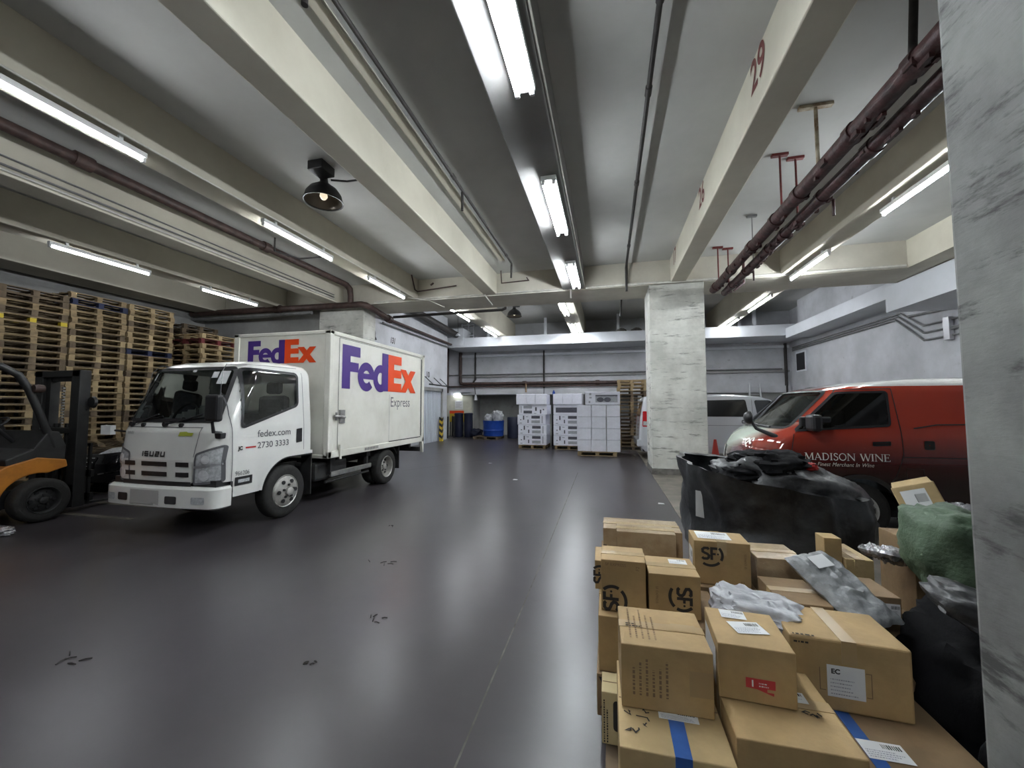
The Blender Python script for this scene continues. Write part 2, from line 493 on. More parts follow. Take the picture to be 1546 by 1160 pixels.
# ============================================================ the setting
def slabbox(name, m, x0, x1, y0, y1, z0, z1, label=None, bevel=0.0, parent=None):
    o = MB().box(x0, x1, y0, y1, z0, z1).build(name, m, parent, bevel=bevel)
    if parent is None:
        struct(o, label)
    return o

slabbox('floor', 'floor', -12.8, 8.2, -9.2, 22, -0.2, 0.0, 'dark grey painted concrete floor of the loading hall')
slabbox('floor.001', 'strip', 0.95, 8.0, 1.5, 20.1, -0.15, 0.004, 'paler bare concrete floor of the parking bay right of the aisle')
cl = MB()
cl.box(-12.8, 8.2, -9.2, 9.8, 5.0, 5.2)
cl.build('ceiling', 'slab')
struct(bpy.data.objects['ceiling'], 'grey concrete ceiling slab between the beams')
slabbox('ceiling.001', 'slab', -12.8, 8.2, 10.8, 22, 5.9, 6.1, 'dim ceiling slab of the far bay')

# walls
slabbox('wall_left', 'wall_dim', -12.8, -12.6, -9.2, 10.0, 0, 5.0)
slabbox('wall_rear', 'wall_dim', -12.8, 8.2, -9.2, -9.0, 0, 5.0)
slabbox('wall_right', 'wall', 8.0, 8.2, -9.2, 22, 0, 5.9, 'bluish white plastered wall behind the red van')
slabbox('wall_left_end', 'wall_dim', -12.6, -8.1, 10.0, 10.2, 0, 5.0, 'grey wall closing the pallet bay')
slabbox('wall_left_far', 'wall', -7.8, -7.6, 10.3, 18.0, 0, 5.9, 'stained white wall with painted bay numbers and a shutter')
slabbox('wall_left_nook', 'wall', -9.0, -8.8, 17.8, 20.2, 0, 5.9)
slabbox('wall_back', 'wall', -9.0, 8.0, 20.2, 20.45, 2.18, 5.9, 'stained white back wall carrying brown pipes')
slabbox('wall_back_nook', 'cream', -9.0, -7.1, 20.2, 20.45, 0, 2.18, 'cream wall lit by a tube beside the dark alcove')
slabbox('wall_back_right', 'wall_dim', 1.4, 8.0, 20.2, 20.45, 0, 2.18)
slabbox('wall_alcove', 'wall_dim', -7.4, 1.6, 21.6, 21.8, 0, 2.5, 'dark grey wall at the back of the alcove')
slabbox('wall_alcove_left', 'wall_dim', -7.3, -7.1, 20.45, 21.6, 0, 2.3)
slabbox('ceiling_alcove', 'wall_dim', -7.3, 1.6, 20.45, 21.8, 2.2, 2.4)
# horizontal cast ledges of the back wall
slabbox('trim_1', 'ledge', -7.7, 7.9, 20.08, 20.2, 4.2, 4.32)
slabbox('trim_2', 'wall', -7.7, 7.9, 20.06, 20.2, 2.2, 2.5)
slabbox('trim_3', 'wall_dim', -7.7, 7.9, 20.1, 20.2, 3.12, 3.2)

# pillars
def pillar(name, m, x0, x1, y0, y1, z1, label):
    o = MB().box(x0, x1, y0, y1, 0, z1).build(name, m, bevel=0.02)
    struct(o, label)
    return o
pillar('wall_pillar_middle', 'pillar', 0.97, 2.17, 9.75, 10.9, 4.45, 'chipped off-white concrete pillar between the aisle and the red van')
pillar('wall_pillar_near', 'pillar_near', 1.0, 2.2, 0.1, 1.44, 5.0, 'rough grey concrete pillar beside the parcels')
pillar('wall_pillar_left', 'pillar', -8.1, -6.65, 9.75, 10.35, 4.45, 'off-white concrete pillar rising behind the white truck')
# dark scuffed foot of the middle pillar
struct(MB().box(0.955, 2.19, 9.735, 10.9, 0, 0.14).build('trim_4', 'dirt'))

# cross beam and longitudinal beams
slabbox('trim_5', 'cross', -12.8, 8.0, 9.75, 10.9, 4.42, 6.0, 'cream concrete cross beam spanning the hall')
BE = []
n = 6
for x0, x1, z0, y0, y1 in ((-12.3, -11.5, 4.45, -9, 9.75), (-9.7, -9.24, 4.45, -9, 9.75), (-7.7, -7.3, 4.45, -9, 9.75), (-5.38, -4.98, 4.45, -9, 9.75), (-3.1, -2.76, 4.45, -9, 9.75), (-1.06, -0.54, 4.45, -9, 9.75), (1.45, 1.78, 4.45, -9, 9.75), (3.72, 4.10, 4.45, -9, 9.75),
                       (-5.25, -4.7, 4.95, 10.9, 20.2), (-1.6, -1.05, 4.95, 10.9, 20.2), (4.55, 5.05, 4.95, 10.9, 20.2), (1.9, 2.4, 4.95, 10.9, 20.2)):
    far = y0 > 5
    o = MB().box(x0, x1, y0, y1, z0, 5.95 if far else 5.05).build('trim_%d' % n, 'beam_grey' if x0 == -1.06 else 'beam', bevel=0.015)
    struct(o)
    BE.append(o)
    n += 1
# edge beam over the right wall and white service casing under it
slabbox('trim_20', 'beam', 6.05, 8.0, -9, 9.75, 4.42, 5.0)
slabbox('trim_21', 'ledge', 6.5, 8.0, -2, 11.25, 3.8, 4.40, 'white boxed ledge along the right wall, deep near part')
slabbox('trim_22', 'ledge', 7.1, 8.0, 11.25, 18.3, 4.36, 4.76, 'white boxed ledge along the right wall, shallow far part')
slabbox('trim_23', 'ledge', -7.75, 8.0, 18.3, 20.2, 4.48, 4.94, 'white front edge of the high ledge across the back')
slabbox('trim_24', 'ledge', -7.78, -6.9, 18.28, 20.2, 4.55, 5.42)
slabbox('trim_25', 'wall', 7.55, 8.0, 10.9, 18.3, 4.95, 5.9)
# strip of timber-like trunking beside the ceiling pipe
struct(MB().box(-2.42, -2.30, -9, 8.8, 4.955, 5.0).build('trim_26', 'beam'))
# painted numbers on the beam over the aisle and on the far left wall
for s, y, z, sz in (('29', 4.31, 4.68, 0.45), ('26', 6.69, 4.68, 0.45), ('17', 9.28, 4.68, 0.45)):
    text('painted_number', s, sz, planefn((1.446, y, z), (0, -1, 0), (0, 0, 1)), 'number_red', BE[6], bold=0.008, stretch=0.85)
wl = bpy.data.objects['wall_left_far']
text('painted_number', '10', 0.34, planefn((-7.596, 15.7, 2.84), (0, 1, 0), (0, 0, 1)), 'ink', wl, bold=0.012)
text('painted_number', '131', 0.30, planefn((-7.596, 12.75, 3.86), (0, 1, 0), (0, 0, 1)), 'ink', wl, stretch=0.8, shear=0.2, bold=0.01)

# doors, window, grille
d = MB().box(-7.62, -7.56, 15.3, 17.15, 0.0, 2.25).build('door_1', 'shutter')
struct(d, 'bluish white shutter door in the left wall')
fr = MB()
fr.box(-7.62, -7.5, 17.15, 17.3, 0, 2.4).box(-7.62, -7.5, 15.15, 15.3, 0, 2.4).box(-7.62, -7.5, 15.15, 17.3, 2.25, 2.4)
fr.build('frame', 'wall_dim', d)
sl = MB()
for k in range(12):
    sl.box(-7.565, -7.55, 15.3 + k * 0.155, 15.31 + k * 0.155, 0, 2.25)
sl.build('panel_line', 'grey_conduit', d)
w = MB().box(7.96, 8.02, 18.75, 19.62, 3.05, 3.92).build('window_1', 'ledge')
struct(w, 'small dark window high in the far corner of the right wall')
MB().box(7.945, 7.97, 18.83, 19.54, 3.12, 3.84).build('pane', 'black_plastic', w)
# rough paint patch on the alcove lip and floor lines
for k, (x0, x1, y0, y1) in enumerate(((-10.5, -6.4, 4.15, 4.24), (-10.5, -6.4, 4.75, 4.87), (-9.4, -6.4, 5.3, 5.36))):
    struct(MB().box(x0, x1, y0, y1, 0, 0.003).build('trim_%d' % (30 + k), 'strip'))
jn = MB()
for pts in (((-0.67, 4.2), (-0.72, 9.6)), ((-0.66, 1.0), (-0.67, 4.2)), ((-4.9, 8.8), (-3.4, 11.6)), ((-3.74, 11.13), (-1.2, 11.2))):
    jn.ribbon(pts, 0.010, lambda u, v: (u, v, 0.002))
struct(jn.build('trim_34', 'dirt'))

# ============================================================ lights
def make_light(L, twin=False, glow='tube'):
    t = thing('fluorescent_light', 'x', 'light')
    MB().box(-0.035 - (0.06 if twin else 0), 0.035 + (0.06 if twin else 0), -L / 2 - 0.03, L / 2 + 0.03, 0.026, 0.085).build('housing', 'housing', t, bevel=0.006)
    for y in (-L * 0.36, L * 0.36):
        MB().box(-0.015, 0.015, y - 0.02, y + 0.02, 0.08, 0.145).build('mounting_bracket', 'housing', t)
    for x in ((-0.065, 0.065) if twin else (0,)):
        MB().tube([(x, -L / 2, 0), (x, L / 2, 0)], 0.017, 10).build('tube', 'tube_dim' if twin and x > 0 else glow, t, smooth=40)
        for s in (-1, 1):
            MB().box(x - 0.02, x + 0.02, s * (L / 2 + 0.012) - 0.014, s * (L / 2 + 0.012) + 0.014, -0.022, 0.04).build('lamp_holder', 'housing', t)
    return t
single = make_light(1.5)
twin = make_light(1.5, True)
long_ = make_light(2.0, False, 'tube_far')
long_twin = make_light(2.0, True, 'tube_far')
weak = make_light(1.5, False, 'tube_left')
mid = make_light(1.5, False, 'tube_mid')
LT = [
 (twin, (-0.68, 2.53, 4.31), 'bright twin tube light nearest the top of the frame, under the centre beam', 'twin tube lights under the centre beam'),
 (twin, (-0.68, 5.48, 4.31), 'twin tube light in the middle of the centre beam row', 'twin tube lights under the centre beam'),
 (twin, (-0.68, 8.42, 4.31), 'twin tube light by the cross beam at the end of the centre row', 'twin tube lights under the centre beam'),
 (mid, (-5.03, 2.45, 4.31), 'long tube light high above the forklift, cut by the left edge of the frame', 'tube lights along the beam over the truck'),
 (mid, (-5.03, 5.57, 4.31), 'tube light above the white truck, between two others on that beam', 'tube lights along the beam over the truck'),
 (mid, (-5.01, 8.27, 4.31), 'tube light meeting the cross beam behind the truck body', 'tube lights along the beam over the truck'),
 (weak, (-9.28, 5.38, 4.31), 'tube light above the tall pallet stacks, beside the dark pipe run', 'tube lights over the pallet bay'),
 (weak, (-9.28, 8.0, 4.31), 'tube light at the far end of the pallet bay, above the brown pipes', 'tube lights over the pallet bay'),
 (single, (3.88, 5.9, 4.31), 'tube light over the red van, partly behind the near grey pillar', 'tube lights along the beam over the red van'),
 (single, (3.90, 8.92, 4.31), 'tube light meeting the cross beam right of the maroon pipes', 'tube lights along the beam over the red van'),
 (long_twin, (-1.42, 13.35, 4.87), 'first twin tube light beyond the cross beam in the far bay', 'tube lights of the far bay'),
 (long_twin, (-1.40, 17.1, 4.87), 'farthest twin tube light, in front of the high back ledge', 'tube lights of the far bay'),
 (long_, (-5.2, 13.4, 4.87), 'tube light beyond the cross beam near the far left wall', 'tube lights of the far bay'),
 (long_, (-5.12, 17.0, 4.87), 'tube light close to the left end of the high back ledge', 'tube lights of the far bay'),
 (long_, (4.82, 14.3, 4.87), 'tube light in the far bay right of the middle pillar', 'tube lights of the far bay'),
 (long_, (4.85, 17.5, 4.87), 'farthest tube light right of the middle pillar, over the ledge', 'tube lights of the far bay'),
 (twin, (-0.68, -2.2, 4.31), 'twin tube light of the centre beam row, overhead behind the viewer', 'twin tube lights under the centre beam'),
 (mid, (-5.03, -1.4, 4.31), 'tube light of the row over the truck, overhead behind the viewer', 'tube lights along the beam over the truck'),
]
used = set()
for src, loc, lab, grp in LT:
    if id(src) not in used:
        used.add(id(src))
        src.location = loc; src['label'] = lab; src['group'] = grp
    else:
        copy_thing(src, loc, 0.0, lab, grp)
# small tube over the nook
t = thing('fluorescent_light', 'short glowing tube light above the notice beside the alcove', 'light', (-7.6, 20.1, 2.24))
MB().box(-0.5, 0.5, -0.04, 0.04, 0.03, 0.08).build('housing', 'housing', t)
MB().tube([(-0.47, 0, 0), (0.47, 0, 0)], 0.018, 8).build('tube', 'tube_left', t)

def high_bay(loc, label, k=1.0):
    t = thing('high_bay_lamp', label, 'lamp', loc)
    MB().box(-0.02, 0.22, -0.32, -0.05, 0.0, 0.13).build('gear_box', 'black_metal', t, bevel=0.01)
    MB().lathe([(0.05, 0.06), (0.06, -0.02), (0.09, -0.05)], n=16).build('neck', 'black_metal', t, smooth=40)
    MB().lathe([(0.085, -0.04), (0.12, -0.07), (0.19, -0.12), (0.245, -0.2), (0.265, -0.29), (0.275, -0.30), (0.275, -0.315), (0.258, -0.31)], n=28, caps=False).build('dome', 'black_metal', t, smooth=50)
    MB().lathe([(0.01, -0.075), (0.11, -0.085), (0.18, -0.135), (0.232, -0.21), (0.255, -0.3)], n=28, caps=False).build('reflector', 'dome_in', t, smooth=50)
    MB().lathe([(0.03, -0.1), (0.045, -0.17), (0.055, -0.23), (0.03, -0.27), (0.002, -0.285)], n=14).build('bulb', 'bulb', t, smooth=60)
    return t
hb = high_bay((-4.03, 4.87, 4.87), 'black dome lamp hanging below the slab above the truck cab')
MB().tube([(0.1, 0.02, 0.02), (0.3, 0.12, 0.03), (0.62, 0.16, 0.05)], 0.014, 8).build('cable_tube', 'black_metal', hb)
h2 = high_bay((-3.3, 14.0, 5.17), 'small black dome lamp hanging in the far bay beyond the cross beam')
MB().tube([(0, 0, 0.05), (0, 0, 0.73)], 0.03, 8).build('stem', 'black_metal', h2)

# ============================================================ pipes and conduits
def pipe(name, pts, r, m, label, cat='pipe', joints=(), n=10, group=None):
    o = MB().tube(pts, r, n)
    for p, q in joints:
        o.tube([p, q], r * 1.35, n)
    o = o.build(name, m, smooth=50)
    return tag(o, label, cat, group)
pipe('drain_pipe', [(-6.9, -5, 4.88), (-6.9, 9.3, 4.88), (-6.9, 9.46, 4.8), (-6.9, 9.5, 4.62), (-6.9, 9.5, 4.42)], 0.075, 'pipe', 'long brown pipe slung under the slab left of the truck, bending down at the pillar', joints=[((-6.9, 3.6, 4.88), (-6.9, 3.8, 4.88)), ((-6.9, 6.6, 4.88), (-6.9, 6.75, 4.88))])
pipe('drain_pipe', [(-12.5, 9.5, 4.42), (-6.55, 9.5, 4.36), (-6.45, 9.56, 4.34), (-6.42, 9.7, 4.32), (-6.42, 10.75, 4.2)], 0.085, 'pipe', 'thick brown pipe along the cross beam that turns the corner of the left pillar', joints=[((-9.4, 9.5, 4.39), (-9.2, 9.5, 4.39)), ((-6.42, 10.6, 4.215), (-6.42, 10.78, 4.2))])
pipe('drain_pipe', [(-12.5, 9.56, 4.27), (-8.2, 9.56, 4.24)], 0.05, 'grey_conduit', 'grey pipe below the thick brown pipe left of the pillar')
pipe('wall_pipe', [(-6.5, 10.88, 4.24), (-7.45, 12.0, 4.62), (-7.48, 18.2, 4.62)], 0.05, 'pipe', 'brown pipe sloping back along the top of the far left wall')
pipe('wall_pipe', [(-7.5, 12.1, 4.45), (-7.5, 18.2, 4.45)], 0.03, 'grey_conduit', 'thin grey conduit below the brown pipe on the far left wall')
pipe('drain_pipe', [(-6.42, 10.95, 4.32), (-2.95, 10.98, 4.36), (-2.85, 10.98, 4.40), (-2.83, 10.98, 4.55)], 0.04, 'dark_pipe', 'dark pipe behind the cross beam ending in an upturned elbow')
pipe('wall_duct', [(-7.25, 11, 5.35), (-7.25, 18.25, 5.1)], 0.16, 'dark_pipe', 'fat dark duct high along the far left wall')
pipe('ceiling_pipe', [(-2.15, -5, 4.9), (-2.15, 8.85, 4.9), (-2.17, 8.92, 4.86), (-2.18, 8.92, 4.58)], 0.022, 'dark_pipe', 'thin black pipe under the slab beside the centre beam, dropping at its end', joints=[((-2.15, 5.2, 4.9), (-2.15, 5.3, 4.9)), ((-2.15, 8.3, 4.9), (-2.15, 8.4, 4.9))])
pipe('sprinkler_drop', [(-2.17, 5.67, 4.9), (-2.17, 5.67, 4.6)], 0.02, 'dark_pipe', 'short black drop hanging from the thin ceiling pipe', 'pipe')
pipe('sprinkler_drop', [(-2.13, 2.32, 5.0), (-2.13, 2.32, 4.5)], 0.025, 'dark_pipe', 'short black drop at the very top of the frame left of centre', 'pipe')
pipe('ceiling_pipe', [(0.46, -5, 4.9), (0.46, 9.5, 4.9), (0.46, 9.66, 4.86), (0.46, 9.7, 4.3)], 0.026, 'dark_pipe', 'thin black pipe under the slab right of the centre beam, dropping past the cross beam', joints=[((0.46, 4.2, 4.9), (0.46, 4.32, 4.9)), ((0.46, 6.0, 4.9), (0.46, 6.1, 4.9)), ((0.46, 8.4, 4.9), (0.46, 8.5, 4.9)), ((0.46, 3.2, 4.9), (0.46, 3.3, 4.9))])
pipe('wall_pipe', [(0.45, 13, 5.9), (0.45, 13, 4.95), (0.42, 13.05, 4.45)], 0.03, 'dark_pipe', 'dark drop pipe beyond the cross beam left of the middle pillar')
# the two maroon pipes, rough with flaking lagging
for dx, dz, r, lab in ((2.35, 4.20, 0.085, 'thick flaking maroon pipe hung under the slab over the aisle edge'), (2.58, 4.12, 0.075, 'second maroon pipe running just beyond the thick flaking one')):
    o = MB()
    o.tube([(dx, -4, dz), (dx, 9.7, dz)], r, 14)
    for k in range(9):
        y = 1.6 + k * 0.95 + random.uniform(-.2, .2)
        o.tube([(dx, y, dz), (dx, y + random.uniform(.06, .14), dz)], r * 1.18, 14)
    for k in range(36):
        y = random.uniform(2.8, 9.5)
        a = random.uniform(-2.9, -0.1)
        o.box(dx + math.cos(a) * r - .015, dx + math.cos(a) * r + .02, y, y + random.uniform(.03, .12), dz + math.sin(a) * r - .03, dz + math.sin(a) * r + .02)
    o = o.build('fire_main_pipe', 'red_pipe', smooth=50)
    tag(o, lab, 'pipe')
def t_hanger(x, y, z0, m, label, w=0.1, r=0.014, grp=None):
    o = MB()
    o.box(x - w, x + w, y - 0.03, y + 0.03, 4.965, 5.0)
    o.tube([(x, y, 4.97), (x, y, z0)], r, 8)
    tag(o.build('pipe_hanger', m), label, 'hanger', grp)
t_hanger(2.32, 5.95, 4.2, 'hanger', 'red T-shaped pipe hanger, left one of the nearer pair', grp='pipe hangers')
t_hanger(2.56, 6.08, 4.15, 'hanger', 'red T-shaped pipe hanger, right one of the nearer pair', grp='pipe hangers')
t_hanger(2.34, 9.2, 4.2, 'hanger', 'red T-shaped pipe hanger by the middle pillar, left of its pair', grp='pipe hangers')
t_hanger(2.57, 9.32, 4.15, 'hanger', 'red T-shaped pipe hanger by the middle pillar, right of its pair', grp='pipe hangers')
t_hanger(2.35, 5.05, 4.2, 'pale_steel', 'pale rusty T-shaped hanger on the maroon pipe', w=0.17, r=0.02, grp='pipe hangers')
t_hanger(2.56, 7.8, 4.15, 'grey_conduit', 'thin grey hanger rod in the middle of the maroon pipes', w=0.08, r=0.008, grp='pipe hangers')
pipe('pipe_hanger', [(2.48, 3.75, 5.0), (2.46, 3.8, 4.2)], 0.03, 'dark_pipe', 'black hanger rod at the top right, above the thick maroon pipe', 'hanger')
pipe('sprinkler_drop', [(2.62, 5.6, 4.12), (2.75, 5.6, 4.12), (2.75, 5.6, 3.92)], 0.016, 'red_pipe', 'short maroon drop below the maroon pipes near the far tube lights', 'pipe')
pipe('sprinkler_drop', [(2.62, 8.3, 4.12), (2.72, 8.3, 4.12), (2.72, 8.3, 3.95)], 0.016, 'red_pipe', 'short maroon drop below the maroon pipes near the pillar', 'pipe')
pipe('wall_pipe', [(2.95, 9.6, 4.9), (2.95, 9.6, 4.3), (2.75, 9.62, 4.13)], 0.028, 'red_pipe', 'maroon pipe dropping over the cross beam right of the pillar with a bent end')
pipe('wall_pipe', [(2.3, 10.95, 4.2), (2.3, 10.95, 3.4)], 0.03, 'dark_pipe', 'dark pipe tucked behind the right edge of the middle pillar')
# pale conduits on the cross beam
pipe('conduit', [(-6.3, 9.72, 4.47), (-0.92, 9.72, 4.47), (-0.86, 9.72, 4.43), (-0.86, 9.72, 4.22)], 0.02, 'conduit', 'pale conduit on the cross beam, upper of two, turning down by the centre lights')
pipe('conduit', [(-6.3, 9.70, 4.42), (-1.05, 9.70, 4.42)], 0.016, 'conduit', 'pale conduit on the cross beam, lower of two')
pipe('conduit', [(-0.5, 9.72, 4.46), (6.0, 9.72, 4.46)], 0.03, 'conduit', 'pale conduit on the cross beam right of the centre beam')
pipe('conduit', [(-5.05, 9.3, 4.40), (-4.6, 9.62, 4.38), (-4.2, 9.72, 4.2)], 0.012, 'conduit', 'thin pale cable hanging from the tube light behind the truck body')
pipe('conduit', [(-3.1, 9.73, 4.56), (-3.05, 9.66, 4.42), (-2.85, 9.66, 4.16)], 0.014, 'conduit', 'thin pale bent conduit on the cross beam left of the far dome lamp')
pipe('conduit', [(-0.525, 1, 4.50), (-0.525, 9.6, 4.50)], 0.014, 'conduit', 'pale conduit along the edge of the centre beam')
pipe('conduit', [(-4.96, 1, 4.44), (-4.96, 9.6, 4.44)], 0.012, 'conduit', 'pale conduit along the edge of the beam over the truck')
for k, (x, z, r) in enumerate(((-7.27, 4.50, 0.018), (-7.27, 4.56, 0.014), (-7.27, 4.72, 0.012))):
    pipe('conduit', [(x, -3, z), (x, 9.3, z - (0, 0, 0.1)[k])], r, ('conduit', 'grey_conduit', 'grey_conduit')[k], ('pale conduit lowest on the beam left of the brown pipe', 'grey conduit in the middle of the beam left of the brown pipe', 'thin grey cable highest on the beam left of the brown pipe')[k])
pipe('sprinkler_loop', [(-4.95, 9.3, 5.0), (-4.95, 9.5, 4.66), (-4.9, 9.55, 4.62), (-3.8, 9.55, 4.70)], 0.018, 'pipe', 'small brown pipe loop in the bay left of the centre, near the cross beam', joints=[((-4.5, 9.5, 4.75), (-4.42, 9.5, 4.8))])
pipe('sprinkler_loop', [(-2.6, 9.55, 5.0), (-2.6, 9.62, 4.70), (-1.9, 9.62, 4.72), (-1.95, 9.62, 4.80)], 0.014, 'pipe', 'small brown bracket pipe beside the centre beam, near the cross beam')
pipe('cable_bundle', [(-6.1, 6.1, 4.75), (-6.3, 6.3, 4.6), (-6.0, 6.6, 4.52), (-5.6, 6.75, 4.58), (-5.42, 6.9, 4.7)], 0.016, 'dark_pipe', 'loose dark cable loop under the slab over the truck', 'cable')
# back wall pipes
bw = 20.1
pipe('wall_pipe', [(-7.72, bw, 4.5), (-7.72, bw, 2.88), (-7.66, bw, 2.8), (-7.55, bw, 2.78), (1.2, bw, 2.76)], 0.085, 'pipe', 'thick brown pipe coming down the back wall and turning right above the alcove', joints=[((-4.3, bw, 2.78), (-4.1, bw, 2.78)), ((-0.6, bw, 2.77), (-0.4, bw, 2.77))])
pipe('wall_pipe', [(-8.7, bw - .05, 2.55), (-8.6, bw - .05, 2.63), (1.2, bw - .05, 2.61)], 0.045, 'pipe', 'thinner brown pipe just below the thick one on the back wall')
pipe('wall_pipe', [(-8.45, bw, 4.9), (-8.45, bw, 2.3)], 0.06, 'pipe', 'brown upright pipe at the far left corner of the back wall')
pipe('wall_pipe', [(-6.88, bw, 4.45), (-6.88, bw, 3.0), (-7.0, bw, 2.84)], 0.045, 'dark_pipe', 'dark upright pipe on the back wall left of the white carton stacks')
pipe('wall_pipe', [(-3.18, bw, 4.45), (-3.18, bw, 2.2)], 0.045, 'dark_pipe', 'dark upright pipe on the back wall above the leftmost carton stack')
pipe('wall_pipe', [(-8.4, bw, 3.26), (7.6, bw, 3.26)], 0.03, 'grey_conduit', 'grey conduit running the length of the back wall')
pipe('wall_pipe', [(7.75, bw, 4.4), (7.75, bw, 0.1)], 0.06, 'dark_pipe', 'dark upright pipe in the far right corner')
pipe('wall_pipe', [(-4.1, 20.0, 2.75), (-4.1, 20.0, 2.3)], 0.04, 'pale_steel', 'short pale riser on the brown pipes above the leftmost carton stack')
# conduits on the right wall
for k in range(3):
    z = 4.15 - k * 0.07
    pipe('conduit', [(7.95, 19.9, z + 0.02), (7.95, 13.2 + k * 0.1, z), (7.95, 12.4, z - 0.5 - k * 0.12), (7.95, 11.0, z - 0.52 - k * 0.12)], 0.022, 'grey_conduit', ('grey conduit highest of three along the right wall under the ledge', 'grey conduit in the middle of three along the right wall', 'grey conduit lowest of three along the right wall under the ledge')[k])
pipe('conduit', [(7.95, 12.9, 4.0), (7.95, 11.5, 3.9), (7.95, 8, 3.75)], 0.03, 'grey_conduit', 'short grey conduit under the deep part of the ledge')
jb = thing('junction_box', 'grey junction box joining the conduits on the right wall', 'box', (7.93, 11.6, 3.4))
MB().box(-0.05, 0.05, -0.09, 0.09, -0.25, 0.3).build('back_plate', 'alu', jb, bevel=0.01)
MB().tube([(0, -0.05, 0), (0, -2, 0.05)], 0.025, 8).build('stub_pipe', 'grey_conduit', jb)

# things on the high ledge
for x, h in ((-2.93, 0.95), (0.5, 0.95), (-5.83, 0.95), (6.2, 0.95), (5.6, 0.95)):
    o = MB().box(x - 0.06, x + 0.06, 19.0, 19.12, 4.94, 5.9).build('ledge_post', 'ledge')
    tag(o, {-2.93: 'white post on the high ledge above the leftmost carton stack', 0.5: 'white post on the high ledge left of the middle pillar', -5.83: 'white post on the high ledge behind the left far tube light', 6.2: 'white post on the high ledge nearest the right corner', 5.6: 'white post on the high ledge behind the right far tube light'}[x], 'post', 'posts on the high ledge')
ld = thing('rack', 'pale metal rack standing at the left end of the high ledge', 'rack', (-6.95, 19.2, 4.94))
for x in (-0.35, 0.0, 0.3):
    MB().box(x - 0.03, x + 0.03, -0.03, 0.03, 0, 0.9).build('upright', 'alu', ld)
for z in (0.25, 0.5, 0.8):
    MB().box(-0.38, 0.33, -0.02, 0.02, z, z + 0.05).build('rail', 'alu', ld)
for k, (x, lab) in enumerate(((0.62, 'left grey rubble bag lying on the high ledge'), (1.28, 'right grey rubble bag lying on the high ledge beside the pillar'))):
    o = MB()
    o.lathe([(0.02, 0), (0.26, 0.02), (0.24, 0.1), (0.1, 0.17), (0.01, 0.18)], (0, 0, 0), 12)
    o.v = [(p[0] * 1.1 + noise.noise(Vector(p) * 6) * .08, p[1] * .8, p[2] + noise.noise(Vector(p) * 8) * .03) for p in o.v]
    tag(o.build('rubble_bag', 'rubble', loc=(x, 18.6, 4.945)), lab, 'bag', 'rubble bags on the ledge')
bl = thing('wall_bell', 'small black bell horn on the left wall above the truck body', 'bell', (-7.55, 11.68, 3.95))
MB().lathe([(0.03, 0.16), (0.05, 0.05), (0.045, -0.05), (0.09, -0.16)], n=12).build('horn', 'black_metal', bl, smooth=50)
br = thing('wall_bracket', 'black folding bracket frame above the shutter door', 'bracket', (-7.6, 16.2, 2.5))
for y in (-0.65, 0.25, 0.9):
    MB().tube([(0.02, y, 0.35), (0.35, y + 0.1, 0.02)], 0.02, 6).build('arm', 'black_metal', br)
MB().tube([(0.35, -0.9, 0.0), (0.35, 1.4, 0.0)], 0.03, 6).build('bar', 'black_metal', br)
sg = thing('camera_lamp', 'small white cone lamp hanging below the left end of the high ledge', 'lamp', (-6.9, 17.6, 5.0))
MB().tube([(0, 0, 0), (0, 0, 0.9)], 0.01, 6).build('rod', 'dark_pipe', sg)
MB().lathe([(0.03, 0.05), (0.12, -0.06), (0.12, -0.08)], n=12).build('shade', 'ledge', sg)
cctv = thing('wall_horn', 'small white horn hanging above the dark alcove', 'speaker', (-6.8, 19.95, 2.05))
MB().lathe([(0.04, 0.15), (0.1, -0.15)], n=10).build('shade', 'ledge', cctv)
MB().tube([(0, 0, 0.15), (-0.1, 0.1, 0.55)], 0.02, 6).build('rod', 'dark_pipe', cctv)
